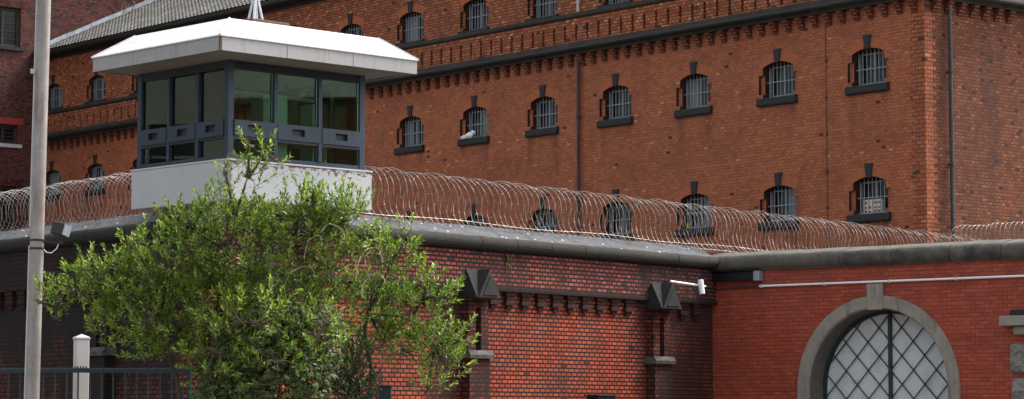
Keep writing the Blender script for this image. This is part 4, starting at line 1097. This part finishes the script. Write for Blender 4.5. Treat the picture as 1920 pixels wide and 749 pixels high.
# ================================================================== unseen houses; the first two are added to darken reflections in the tower panes
def house(x, y, w, d, h, lab, mat, rz):
    t = thing('unseen_house', lab, 'house', (x, y, 0), rz)
    m = MB(); ws = []
    for fl in range(int((h - 1) // 3.2)):
        q = 1.2
        while q < w - 2: ws.append((q, 1.1 + fl * 3.2)); q += 2.6
    m.face_holes((0, w, 0, h), [[(a, b), (a + 1.2, b), (a + 1.2, b + 1.7), (a, b + 1.7)] for a, b in ws], 0)
    for a, b in ws: m.sweep([(a, b), (a + 1.2, b), (a + 1.2, b + 1.7), (a, b + 1.7)], 0, .2)
    m.add([(0, 0, 0), (0, d, 0), (0, d, h), (0, 0, h), (w, 0, 0), (w, d, 0), (w, d, h), (w, 0, h)], [(0, 1, 2, 3), (4, 5, 6, 7), (1, 5, 6, 2)])
    m.build('wall', mat, t, recalc=False)
    w0_ = MB().box(0, 1.2, .17, .2, 0, 1.7).build('window', 'cell_glass', t); f_ = MB().box(-.0, 1.2, .14, .165, .82, .88); f_.box(.57, .63, .14, .166, 0, .8199); f_.build('frame', 'window_frame', w0_)
    for i, (a, b) in enumerate(ws):
        if i == 0: w0_.location = (a, 0, b)
        else: copy_part(w0_, t, (a, 0, b))
    MB().extx([(-.4, h), (d + .4, h), (d / 2, h + 3)], -.3, w + .3).build('roof', 'roof_tile', t)
house(42, 40, 26, 10, 12.5, 'brown brick house added out of view at right to darken reflections in the tower glass', 'return_brick', -PI / 2)
house(-30, 30, 30, 10, 14, 'tall grey rendered house added out of view at left to tint reflections in the tower glass', 'grey_render', PI / 2)
house(20, -24, 40, 10, 11, 'long brick town house behind the viewer across the street', 'wing_brick', PI)
# ================================================================== ground
def sheet(name, x0, x1, y0, y1, z, mat):
    return tag(MB().add([(x0, y0, z), (x1, y0, z), (x1, y1, z), (x0, y1, z)], [(0, 1, 2, 3)]).build(name, mat, None, recalc=False), kind='structure')
sheet('ground', -900, 900, -600, 1500, 0, 'court_gravel')
sheet('road', -200, 200, 2, 24, .004, 'asphalt')
pv = MB().box(-200, 200, 24.2, 34.4, -.05, .12).build('pavement', 'pavement', None); tag(pv, kind='structure')
kb = MB().box(-200, 200, 24.0, 24.199, -.05, .125).build('kerb', 'kerb_stone', None); tag(kb, kind='structure')
# ================================================================== light, sky, camera
SUN_AZ = R(66); SUN_EL = R(52)
world = bpy.data.worlds.new('World'); scene.world = world; world.use_nodes = True
nt = world.node_tree; bg = nt.nodes['Background']
sky = nt.nodes.new('ShaderNodeTexSky'); sky.sky_type = 'NISHITA'; sky.sun_disc = False
sky.sun_elevation = SUN_EL; sky.sun_rotation = SUN_AZ; sky.air_density = 1.0; sky.dust_density = 5.0; sky.ozone_density = .6
hs = nt.nodes.new('ShaderNodeHueSaturation'); hs.inputs['Saturation'].default_value = .35      # thin overcast: a nearly neutral sky
nt.links.new(sky.outputs[0], hs.inputs['Color']); nt.links.new(hs.outputs[0], bg.inputs[0]); bg.inputs[1].default_value = .15
S = Vector((math.sin(SUN_AZ) * math.cos(SUN_EL), math.cos(SUN_AZ) * math.cos(SUN_EL), math.sin(SUN_EL)))
sl = bpy.data.lights.new('sun', 'SUN'); sl.energy = .9; sl.angle = R(10); sl.color = (1, .95, .88)
so = bpy.data.objects.new('sun', sl); col.objects.link(so); so.rotation_euler = S.to_track_quat('Z', 'Y').to_euler(); so.location = (20, 20, 40)
cam = bpy.data.cameras.new('camera'); co = bpy.data.objects.new('camera', cam); col.objects.link(co)
cam.sensor_width = 36; cam.sensor_fit = 'HORIZONTAL'; cam.lens = 36 * F / 1920; cam.clip_end = 3000; cam.clip_start = .1
co.location = (0, 0, EYE); co.rotation_euler = (PI / 2 + PITCH, 0, 0); scene.camera = co
scene.render.engine = 'CYCLES'
vs_ = scene.view_settings
vs_.view_transform = 'Standard'; vs_.look = 'None'; vs_.gamma = 1; vs_.use_curve_mapping = False; vs_.exposure = 1.4
